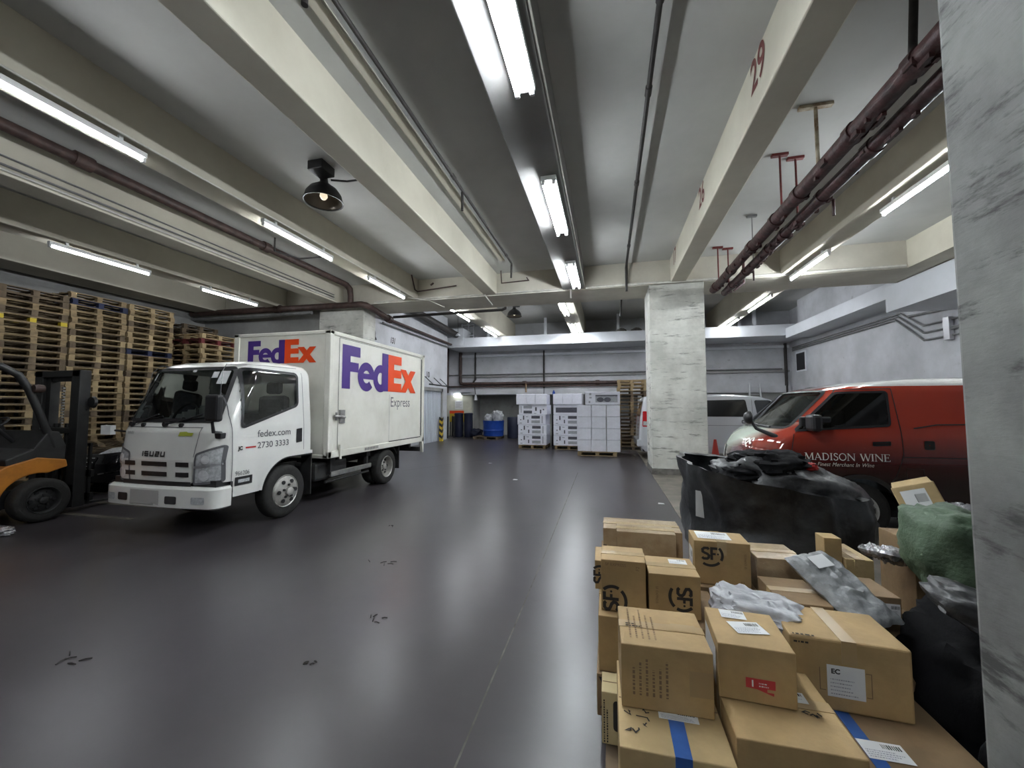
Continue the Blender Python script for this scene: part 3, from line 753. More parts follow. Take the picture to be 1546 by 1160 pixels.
# ============================================================ vehicle helpers
class Body:
    """a lofted car body: half width, front and back as tables over height; x sideways, front towards -y"""
    def __init__(s, w, yf, yb, rf=0.2, rb=0.08, bow=0.0, rows=60, zs=None):
        s.tw, s.tf, s.tb, s.rf, s.rb, s.bow = w, yf, yb, rf, rb, bow
        z0, z1 = w[0][0], w[-1][0]
        knots = sorted(set([p[0] for p in w + yf + yb]))
        zz = set(knots)
        for a, b in zip(knots, knots[1:]):
            k = max(1, int(math.ceil((b - a) / ((z1 - z0) / rows))))
            for i in range(k):
                zz.add(a + (b - a) * i / k)
        s.zs = sorted(z for z in zz if z0 <= z <= z1)
    def w(s, z): return interp(s.tw, z)
    def yf(s, z): return interp(s.tf, z)
    def yb(s, z): return interp(s.tb, z)
    def R(s, z): return min(s.rf, s.w(z) * 0.9, (s.yb(z) - s.yf(z)) * 0.45)
    def B(s, x, y, z):
        w = max(s.w(z), 1e-3)
        return s.bow * (x / w) ** 2 * max(0, 1 - max(0, y - s.yf(z)) / 0.6)
    def side(s, y, z):
        w, f, r = s.w(z), s.yf(z), s.R(z)
        if y < f + r:
            d = min(r, f + r - y)
            return w - r + math.sqrt(max(0, r * r - d * d))
        return w
    def front(s, x, z):
        w, f, r = s.w(z), s.yf(z), s.R(z)
        ax = abs(x)
        y = f
        if ax > w - r:
            d = min(r, ax - (w - r))
            y = f + r - math.sqrt(max(0, r * r - d * d))
        return y + s.B(x, y, z)
    def ring(s, z, nF=24, nC=8, nS=60):
        w, f, b, r = s.w(z), s.yf(z), s.yb(z), s.R(z)
        q = min(s.rb, w * 0.9)
        pts = []
        for i in range(nF): pts.append((-(w - r) + 2 * (w - r) * i / nF, f))
        for i in range(nC):
            a = -PI / 2 + PI / 2 * i / nC
            pts.append((w - r + r * math.cos(a), f + r + r * math.sin(a)))
        for i in range(nS): pts.append((w, f + r + (b - q - f - r) * i / nS))
        for i in range(nC):
            a = PI / 2 * i / nC
            pts.append((w - q + q * math.cos(a), b - q + q * math.sin(a)))
        for i in range(nF): pts.append((w - q - 2 * (w - q) * i / nF, b))
        for i in range(nC):
            a = PI / 2 + PI / 2 * i / nC
            pts.append((-(w - q) + q * math.cos(a), b - q + q * math.sin(a)))
        for i in range(nS): pts.append((-w, b - q - (b - q - f - r) * i / nS))
        for i in range(nC):
            a = PI + PI / 2 * i / nC
            pts.append((-(w - r) + r * math.cos(a), f + r + r * math.sin(a)))
        return [(x, y + s.B(x, y, z), z) for x, y in pts]
    def mesh(s, drop=None, nF=24, nC=8, nS=60, cap=True):
        mb = MB()
        rings = [s.ring(z, nF, nC, nS) for z in s.zs]
        n = len(rings[0])
        vs_ = [p for r in rings for p in r]
        fs = []
        for i in range(len(rings) - 1):
            for j in range(n):
                q = (i * n + j, i * n + (j + 1) % n, (i + 1) * n + (j + 1) % n, (i + 1) * n + j)
                if drop:
                    c = [sum(vs_[k][a] for k in q) / 4 for a in range(3)]
                    if drop(*c): continue
                fs.append(q)
        if cap: fs.append(tuple((len(rings) - 1) * n + j for j in range(n)))
        return mb.add(vs_, fs)
    # projections: 2-D outline -> point on the skin, pushed out by off
    def ps(s, sgn, off): return lambda y, z: (sgn * (s.side(y, z) + off), y, z)
    def pf(s, off): return lambda x, z: (x, s.front(x, z) - off, z + off * 0.3)
    def pb(s, off): return lambda x, z: (x, s.yb(z) + off, z)

def inpoly(p, poly):
    x, y = p
    r = False
    j = len(poly) - 1
    for i in range(len(poly)):
        a, b = poly[i], poly[j]
        if (a[1] > y) != (b[1] > y) and x < (b[0] - a[0]) * (y - a[1]) / (b[1] - a[1]) + a[0]:
            r = not r
        j = i
    return r

def ccw(poly):
    A = sum(a[0] * b[1] - b[0] * a[1] for a, b in zip(poly, poly[1:] + poly[:1]))
    return poly if A > 0 else poly[::-1]

def outset(poly, d):
    poly = ccw(poly)
    n = len(poly)
    out = []
    for i in range(n):
        p, a, b = Vector(poly[i]), Vector(poly[i - 1]), Vector(poly[(i + 1) % n])
        d1 = (p - a).normalized(); d2 = (b - p).normalized()
        n1 = Vector((d1.y, -d1.x)); n2 = Vector((d2.y, -d2.x))
        m = (n1 + n2)
        m = m.normalized() if m.length > 1e-6 else n1
        k = 1 / max(0.35, m.dot(n1))
        out.append(tuple(p + m * d * k))
    return out

def rounded(poly, r, n=5):
    poly = ccw(poly)
    out = []
    N = len(poly)
    for i in range(N):
        p, a, b = Vector(poly[i]), Vector(poly[i - 1]), Vector(poly[(i + 1) % N])
        ra = min(r, (a - p).length * 0.45); rb_ = min(r, (b - p).length * 0.45)
        A = p + (a - p).normalized() * ra; B = p + (b - p).normalized() * rb_
        for k in range(n + 1):
            t = k / n
            out.append(tuple(A * (1 - t) ** 2 + p * 2 * t * (1 - t) + B * t * t))
    return out

def dense(pts, step=0.04, closed=True):
    out = []
    n = len(pts)
    for i in range(n if closed else n - 1):
        a, b = Vector(pts[i]), Vector(pts[(i + 1) % n])
        k = max(1, int((b - a).length / step))
        for j in range(k): out.append(tuple(a + (b - a) * j / k))
    if not closed: out.append(tuple(pts[-1]))
    return out

def patch(poly, fn, rings=7):
    """fill an outline lying on a curved skin"""
    pts = dense(poly)
    n = len(pts)
    cx = sum(p[0] for p in pts) / n; cy = sum(p[1] for p in pts) / n
    vs_, fs = [], []
    for k in range(rings):
        t = 1 - k / rings
        vs_ += [fn(cx + (p[0] - cx) * t, cy + (p[1] - cy) * t) for p in pts]
    vs_.append(fn(cx, cy))
    for k in range(rings - 1):
        for j in range(n):
            fs.append((k * n + j, k * n + (j + 1) % n, (k + 1) * n + (j + 1) % n, (k + 1) * n + j))
    for j in range(n):
        fs.append(((rings - 1) * n + j, (rings - 1) * n + (j + 1) % n, rings * n))
    return MB().add(vs_, fs)

def border(poly, fn, d0, d1):
    """a strip following an outline on a curved skin, from offset d0 to d1"""
    pts = dense(poly)
    return MB().add([fn(*p) for p in outset(pts, d0)] + [fn(*p) for p in outset(pts, d1)],
                    [(i, (i + 1) % len(pts), len(pts) + (i + 1) % len(pts), len(pts) + i) for i in range(len(pts))])

def seam(lines, fn, w=0.008):
    mb = MB()
    for l in lines:
        mb.ribbon(dense(l, 0.05, False), w, fn)
    return mb

def wheel(parent, x, y, R, wd, out=1, name='wheel', holes=6, dish=0.05, rim_m='rim'):
    """tyre with its rim, hub and nuts, axle along x, showing its face towards out"""
    o = out
    t = MB().lathe([(R * .60, -wd / 2 + .015), (R * .82, -wd / 2), (R * .95, -wd / 2 + .012), (R, -wd / 2 + .04), (R, wd / 2 - .04), (R * .95, wd / 2 - .012), (R * .82, wd / 2), (R * .60, wd / 2 - .015)], n=40, axis='x', caps=False)
    tr = t.build(name, 'rubber', parent, smooth=50, loc=(x, y, R))
    e = wd / 2 - .015
    prof = [(R * .62, e), (R * .60, e + .012), (R * .565, e), (R * .54, e - dish), (R * .45, e - dish + .01), (R * .30, e - dish + .035), (R * .22, e - dish + .04), (R * .001, e - dish + .04)]
    MB().lathe([(r, h * o) for r, h in prof], n=36, axis='x', caps=False).build('rim', rim_m, tr, smooth=40)
    hd = MB()
    for k in range(holes):
        a = 2 * PI * k / holes
        c = (o * (e - dish + .024), R * .40 * math.cos(a), R * .40 * math.sin(a))
        hd.lathe([(R * .075, -.004 * o), (R * .075, .010 * o)], c, 10, 'x')
    hd.build('rim_hole', 'black_plastic', tr)
    MB().lathe([(R * .17, o * (e - dish + .03)), (R * .16, o * (e - dish + .075)), (R * .10, o * (e - dish + .085)), (.001, o * (e - dish + .085))], n=18, axis='x').build('hub', 'rim' if rim_m == 'rim' else rim_m, tr, smooth=40)
    nt = MB()
    for k in range(5):
        a = 2 * PI * k / 5 + .3
        nt.lathe([(.016, o * (e - dish + .03)), (.016, o * (e - dish + .06))], (0, R * .24 * math.cos(a), R * .24 * math.sin(a)), 6, 'x')
    nt.build('wheel_nut', 'chassis', tr)
    return tr

def logo(fn, out, s, parent):
    """purple and orange wordmark, cap height s, laid out by fn(u, v); out is the outward normal, each stroke a hair proud of the last"""
    n = [0]
    def f_():
        n[0] += 1
        d = Vector(out) * (n[0] * .0007)
        return lambda u, v: tuple(Vector(fn(u * s, v * s)) + d)
    a = MB()
    a.flat([(0, 0), (.29, 0), (.29, 1), (0, 1)], f_())
    a.flat([(.28, .76), (.66, .76), (.66, 1), (.28, 1)], f_())
    a.flat([(.28, .40), (.60, .40), (.60, .62), (.28, .62)], f_())
    a.ribbon(arc(.92, .32, .245, .255, 0, 318, 30), .20, f_())
    a.flat([(.66, .265), (1.26, .265), (1.26, .40), (.66, .40)], f_())
    a.ribbon(arc(1.54, .32, .235, .255, 0, 360, 30)[:-1], .20, f_(), closed=True)
    a.flat([(1.60, 0), (1.90, 0), (1.90, 1), (1.60, 1)], f_())
    a.build('wordmark_purple', 'purple', parent)
    b = MB()
    b.flat([(1.90, 0), (2.20, 0), (2.20, 1), (1.90, 1)], f_())
    for v0, v1 in ((0, .24), (.39, .61), (.76, 1)):
        b.flat([(2.19, v0), (2.60, v0), (2.60, v1), (2.19, v1)], f_())
    b.flat([(2.54, .66), (2.86, .66), (3.47, 0), (3.14, 0)], f_())
    b.flat([(3.13, .66), (3.45, .66), (2.86, 0), (2.54, 0)], f_())
    b.build('wordmark_orange', 'orange', parent)

# ============================================================ the white box truck
def build_truck():
    T = thing('box_truck', 'white courier box truck with purple and orange wordmark, parked left of the aisle', 'truck', (-5.28, 3.72, 0))
    cab = Body(w=[(.46, .845), (.9, .858), (1.3, .852), (1.45, .84), (2.0, .795), (2.1, .765), (2.15, .71), (2.185, .6), (2.2, .40)],
               yf=[(.46, .02), (.9, 0), (1.25, .035), (1.33, .07), (1.40, .10), (2.05, .37), (2.11, .45), (2.16, .60), (2.19, .85), (2.2, .95)],
               yb=[(.46, 1.54), (2.05, 1.53), (2.15, 1.49), (2.2, 1.2)], rf=.22, rb=.07, bow=.05)
    ws = [(-.71, 1.37), (.71, 1.37), (.655, 2.06), (-.655, 2.06)]
    sw = [(.30, 1.28), (1.24, 1.57), (1.25, 2.04), (.38, 2.05)]
    rw = [(-.5, 1.5), (.5, 1.5), (.5, 1.92), (-.5, 1.92)]
    wsr, swr = rounded(ws, .09), rounded(sw, .07)
    def drop(x, y, z):
        if y < .42 and inpoly((x, z), outset(wsr, -.015)) and abs(y - cab.front(x, z)) < .03: return True
        if abs(x) > .6 and y > .3 and y < 1.4 and inpoly((y, z), outset(swr, -.015)): return True
        if y > 1.5 and inpoly((x, z), rw): return True
        if z < .64 and y < .22: return True
        ar = (y - 1.08) ** 2 + (z - .40) ** 2
        if ar < .47 ** 2 or (y > 1.08 and z < .87): return True
        return False
    cab.mesh(drop, 30, 8, 44).build('cab', 'white_paint', T, smooth=40)
    patch(wsr, cab.pf(.006)).build('windscreen', 'glass', T, smooth=60)
    border(wsr, cab.pf(.009), -.035, .012).build('windscreen_seal', 'black_plastic', T, smooth=60)
    for s in (1, -1):
        patch(swr, cab.ps(s, .004)).build('side_window', 'dark_glass' if s < 0 else 'glass', T, smooth=60)
        border(swr, cab.ps(s, .007), -.025, .012).build('window_seal', 'black_plastic', T, smooth=60)
        seam([[(.2, .49), (.19, 1.45), (.26, 2.0), (.34, 2.1), (1.28, 2.12), (1.34, 2.05), (1.35, .92)]], cab.ps(s, .002)).build('door_seam', 'grey_film', T)
        border([(1.20, 1.03), (1.31, 1.04), (1.31, 1.24), (1.20, 1.23)], cab.ps(s, .006), -.06, .0).build('door_handle', 'black_plastic', T)
        lamp = border([(.25, .60), (.47, .60), (.47, .68), (.25, .68)], cab.ps(s, .008), -.04, .012).build('side_indicator', 'black_plastic', T)
        patch([(.28, .62), (.44, .62), (.44, .66), (.28, .66)], cab.ps(s, .012), 2).build('lens', 'lamp_lens', lamp)
        # wheel arch lip
        al = arc(1.08, .40, .475, .475, 172, 90, 14) + [(1.52, .875)]
        seam([al], cab.ps(s, .012), .05).build('arch_lip', 'white_paint', T)
        seam([arc(1.08, .40, .45, .45, 172, 90, 14) + [(1.52, .85)]], cab.ps(s, .004), .04).build('arch_liner', 'black_plastic', T)
    # front panel seams, grille bars, slots
    seam([[(-.74, 1.30), (.54, 1.30)], [(.53, 1.30), (.48, .95)]], cab.pf(.003)).build('panel_seam', 'grey_film', T)
    g = patch(rounded([(-.66, .64), (.48, .64), (.48, .91), (-.66, .91)], .02), cab.pf(.012), 3).build('grille', 'white_paint', T)
    for z0, z1 in ((.83, .885), (.71, .765)):
        for x0, x1 in ((-.59, -.40), (-.29, .12), (.25, .44)):
            patch([(x0, z0), (x1, z0), (x1, z1), (x0, z1)], cab.pf(.017), 2).build('slot', 'black_plastic', g)
    patch([(-.62, .60), (.47, .60), (.47, .655), (-.62, .655)], cab.pf(.016), 2).build('lower_grille', 'black_plastic', T)
    # maker name, four letters built from strokes
    z0, x0, h, w_ = .945, -.31, .062, .068
    im = MB()
    fn = cab.pf(.006)
    k = 0
    for ch in 'ISUZU':
        o_ = x0 + k
        f = lambda u, v, o_=o_: fn(o_ + u * w_, z0 + v * h)
        st = {'I': [[(.15, 0), (.15, 1)]], 'S': [[(.95, .88), (.1, .88), (.1, .5), (.9, .5), (.9, .12), (.05, .12)]],
              'U': [[(.12, 1), (.12, .12), (.88, .12), (.88, 1)]], 'Z': [[(.05, .88), (.9, .88), (.9, .52), (.12, .5), (.12, .12), (.95, .12)]]}[ch]
        for l in st:
            im.ribbon([(p[0] * w_, p[1] * h) for p in l], .017, lambda u, v, o_=o_: fn(o_ + u, z0 + v))
        k += .037 if ch == 'I' else .088
    im.build('maker_name', 'ink', T)
    b = MB()
    for k in range(3):
        b.ribbon([(-.64 + k * .04, 1.21), (-.63 + k * .04, 1.245), (-.615 + k * .04, 1.21), (-.605 + k * .04, 1.245)], .006, fn)
    b.build('badge', 'grey_film', T)
    b = MB()
    b.flat([(.22, 1.195), (.42, 1.20), (.44, 1.235), (.36, 1.238), (.34, 1.25), (.24, 1.245)], lambda u, v: fn(u, v))
    b.build('badge', 'lime', T)
    # headlamps
    for s in (1, -1):
        hp = [(.50 * s, .625), (.815 * s, .66), (.825 * s, 1.09), (.52 * s, .985)]
        hl = patch(rounded(hp, .03), cab.pf(.010), 6).build('headlamp', 'lamp_lens', T, smooth=50)
        border(rounded(hp, .03), cab.pf(.013), -.018, .008).build('bezel', 'grey_film', hl)
        seam([[(.51 * s, .83), (.82 * s, .87)]], cab.pf(.016), .025).build('divider', 'alu', hl)
        for cx, cz, r in ((.64 * s, .735, .065), (.66 * s, .92, .05)):
            patch(arc(cx, cz, r, r, 0, 340, 16), cab.pf(.018), 3).build('reflector', 'bright_reflector', hl, smooth=60)
    # bumper
    bp = Body(w=[(.34, .80), (.37, .86), (.58, .865), (.605, .84)], yf=[(.34, .0), (.37, -.07), (.58, -.07), (.605, -.04)], yb=[(.34, .18), (.605, .18)], rf=.2, rb=.02, bow=.05, rows=8)
    bm_ = bp.mesh(None, 24, 8, 8).build('bumper', 'white_paint', T, smooth=40)
    for x0, x1, z0, z1 in ((-.58, -.41, .42, .51), (.19, .36, .41, .50)):
        patch(rounded([(x0, z0), (x1, z0), (x1, z1), (x0, z1)], .02), bp.pf(.004), 2).build('slot', 'black_plastic', bm_)
    for x0 in (-.82, .56):
        fl = patch(rounded([(x0, .42), (x0 + .18, .42), (x0 + .18, .50), (x0, .50)], .02), bp.pf(.004), 2).build('fog_lamp', 'lamp_lens', bm_)
    patch([(-.35, .345), (.11, .345), (.11, .56), (-.35, .56)], bp.pf(.012), 2).build('number_plate', 'blank', T)
    MB().box(-.8, .8, .05, .3, .56, .68).build('bumper_gap', 'black_plastic', T)
    # wipers, mirrors
    for x0, x1 in ((-.60, -.20), (-.02, .48)):
        wp = MB()
        wp.tube([(x0, cab.front(x0, 1.33) - .03, 1.335), ((x0 + x1) / 2, cab.front(x0, 1.37) - .03, 1.385), (x1, cab.front(x1, 1.45) - .025, 1.46)], .010, 6)
        wp.tube([(x0 + .05, cab.front(x0, 1.36) - .02, 1.37), (x1 + .08, cab.front(x1, 1.42) - .02, 1.43)], .007, 6)
        wp.lathe([(.03, -.02), (.02, .03)], (x0, cab.front(x0, 1.33) - .02, 1.335), 8, 'y')
        wp.build('wiper', 'black_plastic', T)
    for x0 in (-.40, .22):
        MB().lathe([(.025, -.03), (.025, .02)], (x0, cab.front(x0, 1.33), 1.325), 8, 'y').build('washer_jet', 'black_plastic', T)
    mr = MB().box(.80, 1.0, -.14, -.06, 1.38, 1.69).build('mirror', 'black_plastic', T, bevel=.03)
    MB().tube([(.76, .12, 1.24), (.86, -.06, 1.26), (.88, -.1, 1.40)], .016, 8).build('arm', 'black_plastic', mr)
    MB().box(.70, .80, .08, .2, 1.17, 1.24).build('arm_mount', 'black_plastic', mr, bevel=.01)
    mr = MB().box(-1.19, -1.02, .1, .16, 1.19, 1.31).build('marker_plate', 'paper', T)
    MB().tube([(-1.1, .14, 1.25), (-.8, .2, 1.22)], .014, 6).build('arm', 'black_plastic', mr)
    # cab lettering (passenger side)
    f = lambda y0, z0: (lambda u, v: (cab.side(y0 + u, z0 + v) + .004, y0 + u, z0 + v))
    text('web_address', 'fedex.com', .125, f(.54, 1.16), 'grey_film', T, stretch=1.06, bold=.0012)
    text('phone_number', '2730 3333', .112, f(.54, 1.015), 'grey_film', T, stretch=1.10, bold=.0012)
    text('fleet_number', '966206', .075, f(.24, .71), 'grey_film', T, stretch=.9)
    text('fuel_sticker', 'JC', .06, f(.27, 1.02), 'ink', T, bold=.004)
    MB().ribbon([(.37, 1.04), (.52, 1.04)], .02, lambda u, v: (cab.side(u, v) + .004, u, v)).build('fuel_sticker', 'red_film', T)
    # stickers on the windscreen
    for x0, x1, z0, z1 in ((.0, .06, 2.0, 2.03), (.34, .43, 1.92, 2.0), (.45, .59, 1.84, 2.01), (-.68, -.62, 1.9, 2.0)):
        patch([(x0, z0), (x1, z0), (x1, z1), (x0, z1)], cab.pf(.012), 2).build('window_sticker', 'paper', T)
    # interior
    MB().box(-.74, .74, .16, .5, 1.0, 1.36).build('dashboard', 'dash', T, bevel=.05)
    MB().box(-.35, .3, .2, .46, 1.36, 1.375).build('dash_paper', 'paper', T)
    for x in (-.42, .42):
        sd = MB().box(x - .25, x + .25, .72, 1.2, .9, 1.08).build('seat', 'seat', T, bevel=.06)
        MB().box(x - .24, x + .24, 1.16, 1.3, 1.0, 1.72).build('backrest', 'seat', sd, bevel=.06)
        MB().box(x - .12, x + .12, 1.18, 1.28, 1.74, 1.92).build('headrest', 'seat', sd, bevel=.04)
    sw_ = MB()
    sw_.tube([(-.42 + .2 * math.cos(a), .58 + .07 * math.sin(a), 1.40 + .19 * math.sin(a)) for a in [2 * PI * i / 24 for i in range(25)]], .015, 8)
    sw_.tube([(-.42, .45, 1.2), (-.42, .57, 1.4)], .02, 8)
    sw_.build('steering_wheel', 'black_plastic', T)
    MB().box(-.82, .82, .12, 1.5, .86, .92).build('cab_floor', 'black_plastic', T)
    MB().box(-.6, .6, 1.49, 1.5, .9, 1.45).build('rear_trim', 'seat', T)
    # cargo box: local y 1.74 .. 5.12
    y0, y1, x0, x1, zb, zt = 1.74, 5.10, -.95, .97, .73, 2.79
    bx = MB().box(x0 + .02, x1 - .02, y0 + .02, y1 - .02, zb, zt - .02).build('cargo_box', 'box_white', T, bevel=.01)
    fr = MB()
    for x in (x0, x1):
        s = .035 if x < 0 else -.035
        fr.box(min(x, x + s), max(x, x + s), y0, y1, zb, zb + .11)
        fr.box(min(x, x + s), max(x, x + s), y0, y1, zt - .07, zt)
        fr.box(min(x, x + s * 3), max(x, x + s * 3), y0, y0 + .09, zb, zt)
        fr.box(min(x, x + s * 2), max(x, x + s * 2), y1 - .10, y1, zb, zt)
        fr.prism([(y1 - .10, zb), (y1, zb), (y1, .47), (y1 - .04, .47)], min(x, x + s * 2), max(x, x + s * 2), 'yz')
    fr.box(x0, x1, y0, y0 + .05, zt - .06, zt).box(x0, x1, y1 - .05, y1, zt - .06, zt).box(x0, x1, y0, y0 + .03, zb, zb + .06)
    fr.build('box_frame', 'box_white', bx, bevel=.012)
    sf = lambda u, v: (x1 - .012, u, v)
    dr = MB().box(x1 - .025, x1 - .014, 1.98, 4.93, .86, 2.70).build('side_door', 'box_white', bx)
    seam([[(1.98, .86), (1.98, 2.70), (4.93, 2.70)], [(3.55, 1.80), (3.55, .86)]], sf, .008).build('seam', 'grey_film', dr)
    MB().ribbon([(4.95, .87), (4.95, 2.68)], .05, lambda u, v: (x1 - .012, u, v)).build('door_rail', 'chassis', bx)
    MB().ribbon([(3.55, .85), (4.95, .85)], .02, lambda u, v: (x1 - .012, u, v)).build('door_rail', 'chassis', bx)
    lt = MB()
    lt.box(x1 - .02, x1 + .012, 2.0, 2.13, 1.28, 1.50)
    lt.tube([(x1 + .02, 1.85, 1.40), (x1 + .035, 2.0, 1.39), (x1 + .03, 2.1, 1.38)], .022, 8)
    lt.tube([(x1 + .02, 1.90, 1.33), (x1 + .02, 1.90, 1.46)], .018, 8)
    lt.build('door_latch', 'steel', bx)
    MB().tube([(x1 + .01, 2.02, .93), (x1 + .02, 2.02, .70)], .02, 8).build('door_bolt', 'box_white', bx)
    lp = MB()
    for k in range(9):
        lp.flat([(2.72 + k * .05, .76), (2.75 + k * .05, .76), (2.75 + k * .05, .81), (2.72 + k * .05, .81)], lambda u, v: (x1 + .003, u, v))
    lp.build('load_plate', 'grey_film', bx)
    logo(lambda u, v: (x1 - .010, 2.05 + u, 1.86 + v), (1, 0, 0), .75, bx)
    text('wordmark_tail', 'Express', .285, lambda u, v: (x1 - .010, 3.58 + u, 1.555 + v), 'grey_film', bx, stretch=.92)
    logo(lambda u, v: (-.67 + u, y0 + .018, 2.27 + v), (0, -1, 0), .395, bx)
    # chassis, wheels, guards
    ch = MB()
    for x in (-.38, .32):
        ch.box(x, x + .07, .5, 5.0, .50, .68)
    for y in (.9, 2.2, 3.4, 4.9):
        ch.box(-.4, .4, y, y + .08, .52, .66)
    ch.box(-.85, .85, 2.0, 2.08, .62, .73).box(-.85, .85, 3.0, 3.08, .62, .73).box(-.85, .85, 4.6, 4.68, .62, .73)
    ch.build('chassis', 'chassis', T)
    MB().tube([(-.75, 1.07, .36), (.75, 1.07, .36)], .06, 10).build('axle', 'chassis', T)
    MB().tube([(-.75, 3.60, .34), (.75, 3.60, .34)], .07, 10).build('axle', 'chassis', T)
    wheel(T, .74, 1.07, .365, .19, 1, dish=-.01)
    wheel(T, -.74, 1.07, .365, .19, -1, dish=-.01)
    for s in (1, -1):
        wheel(T, .82 * s, 3.60, .345, .18, s, dish=.11)
        wheel(T, .60 * s, 3.60, .345, .18, s, dish=.02)
        MB().box(min(.66 * s, .84 * s), max(.66 * s, .84 * s), 1.53, 1.55, .22, .86).build('mudflap', 'chassis', T)
        MB().box(min(.5 * s, .9 * s), max(.5 * s, .9 * s), 4.06, 4.08, .24, .72).build('mudflap', 'chassis', T)
        ml = MB()
        ml.ribbon(arc(3.60, .345, .43, .43, 30, 150, 14), .02, lambda u, v, s=s: (.9 * s, u, v))
        n_ = arc(3.60, .345, .44, .44, 10, 170, 14)
        ml.add([(.5 * s, p[0], p[1]) for p in n_] + [(.92 * s, p[0], p[1]) for p in n_], [(i, i + 1, 15 + i + 1, 15 + i) for i in range(14)])
        ml.build('mudguard', 'chassis', T)
    sg = MB()
    sg.box(.84, .88, 1.95, 3.08, .41, .49)
    sg.build('side_guard', 'steel', T, bevel=.008)
    MB().box(.80, .86, 1.95, 2.0, .45, .75).build('guard_bracket', 'chassis', T)
    MB().box(.80, .86, 2.95, 3.0, .45, .75).build('guard_bracket', 'chassis', T)
    MB().box(.35, .78, 1.7, 2.5, .36, .66).build('fuel_tank', 'chassis', T, bevel=.05)
    MB().tube([(.8, 1.9, .33), (.8, 3.1, .33)], .02, 8).build('brake_pipe', 'chassis', T)
    MB().box(.3, .6, 1.75, 1.8, .3, .75).build('battery_frame', 'chassis', T)
    MB().box(-.9, .9, 5.0, 5.06, .50, .60).build('rear_bumper', 'chassis', T)
    return T
build_truck()

# ============================================================ the red van
GLY = {  # serif capitals: (strokes as (points, width)), advance; unit cap height
 'M': ([([(.08, 0), (.14, 1)], .06), ([(.14, 1), (.47, .05)], .13), ([(.47, .05), (.82, 1)], .06), ([(.84, 1), (.88, 0)], .13), ([(0, .02), (.2, .02)], .04), ([(.74, .02), (1.0, .02)], .04), ([(0, .98), (.16, .98)], .04), ([(.82, .98), (.96, .98)], .04)], 1.04),
 'A': ([([(.1, 0), (.40, 1)], .06), ([(.38, 1), (.74, 0)], .13), ([(.2, .34), (.6, .34)], .05), ([(0, .02), (.22, .02)], .04), ([(.6, .02), (.86, .02)], .04)], .86),
 'D': ([([(.14, 0), (.14, 1)], .13), ([(.14, .975), (.38, .96), (.60, .85), (.70, .6), (.68, .32), (.55, .10), (.36, .03), (.14, .025)], .09), ([(0, .02), (.2, .02)], .04), ([(0, .98), (.2, .98)], .04)], .84),
 'I': ([([(.16, 0), (.16, 1)], .13), ([(.02, .02), (.30, .02)], .04), ([(.02, .98), (.30, .98)], .04)], .38),
 'S': ([([(.46, .80), (.40, .93), (.26, .98), (.12, .90), (.10, .74), (.22, .58), (.42, .44), (.48, .26), (.40, .08), (.24, .02), (.10, .08), (.06, .24)], .10)], .58),
 'O': ([([(.42 + .35 * math.cos(2 * PI * i / 24), .5 + .47 * math.sin(2 * PI * i / 24)) for i in range(25)], .10)], .88),
 'N': ([([(.12, 0), (.12, 1)], .06), ([(.12, 1), (.78, .02)], .13), ([(.78, 0), (.78, 1)], .06), ([(0, .02), (.24, .02)], .04), ([(0, .98), (.16, .98)], .04), ([(.66, .98), (.90, .98)], .04)], .94),
 'W': ([([(.1, 1), (.36, 0)], .13), ([(.36, 0), (.60, .95)], .06), ([(.56, 1), (.84, 0)], .13), ([(.84, 0), (1.1, 1)], .06), ([(0, .98), (.24, .98)], .04), ([(.5, .98), (.7, .98)], .04), ([(1.0, .98), (1.2, .98)], .04)], 1.16),
 'E': ([([(.14, 0), (.14, 1)], .13), ([(.14, .975), (.58, .975), (.58, .82)], .05), ([(.14, .52), (.46, .52)], .05), ([(.46, .40), (.46, .64)], .04), ([(.14, .025), (.62, .025), (.64, .2)], .05), ([(0, .02), (.2, .02)], .04), ([(0, .98), (.2, .98)], .04)], .70),
}
def serif(s, h, fn):
    mb = MB()
    x = 0
    for ch in s:
        if ch == ' ':
            x += .42
            continue
        st, adv = GLY[ch]
        for pts, w in st:
            mb.ribbon([((p[0] + x) * h, p[1] * h) for p in pts], w * h, fn)
        x += adv
    return mb, x * h

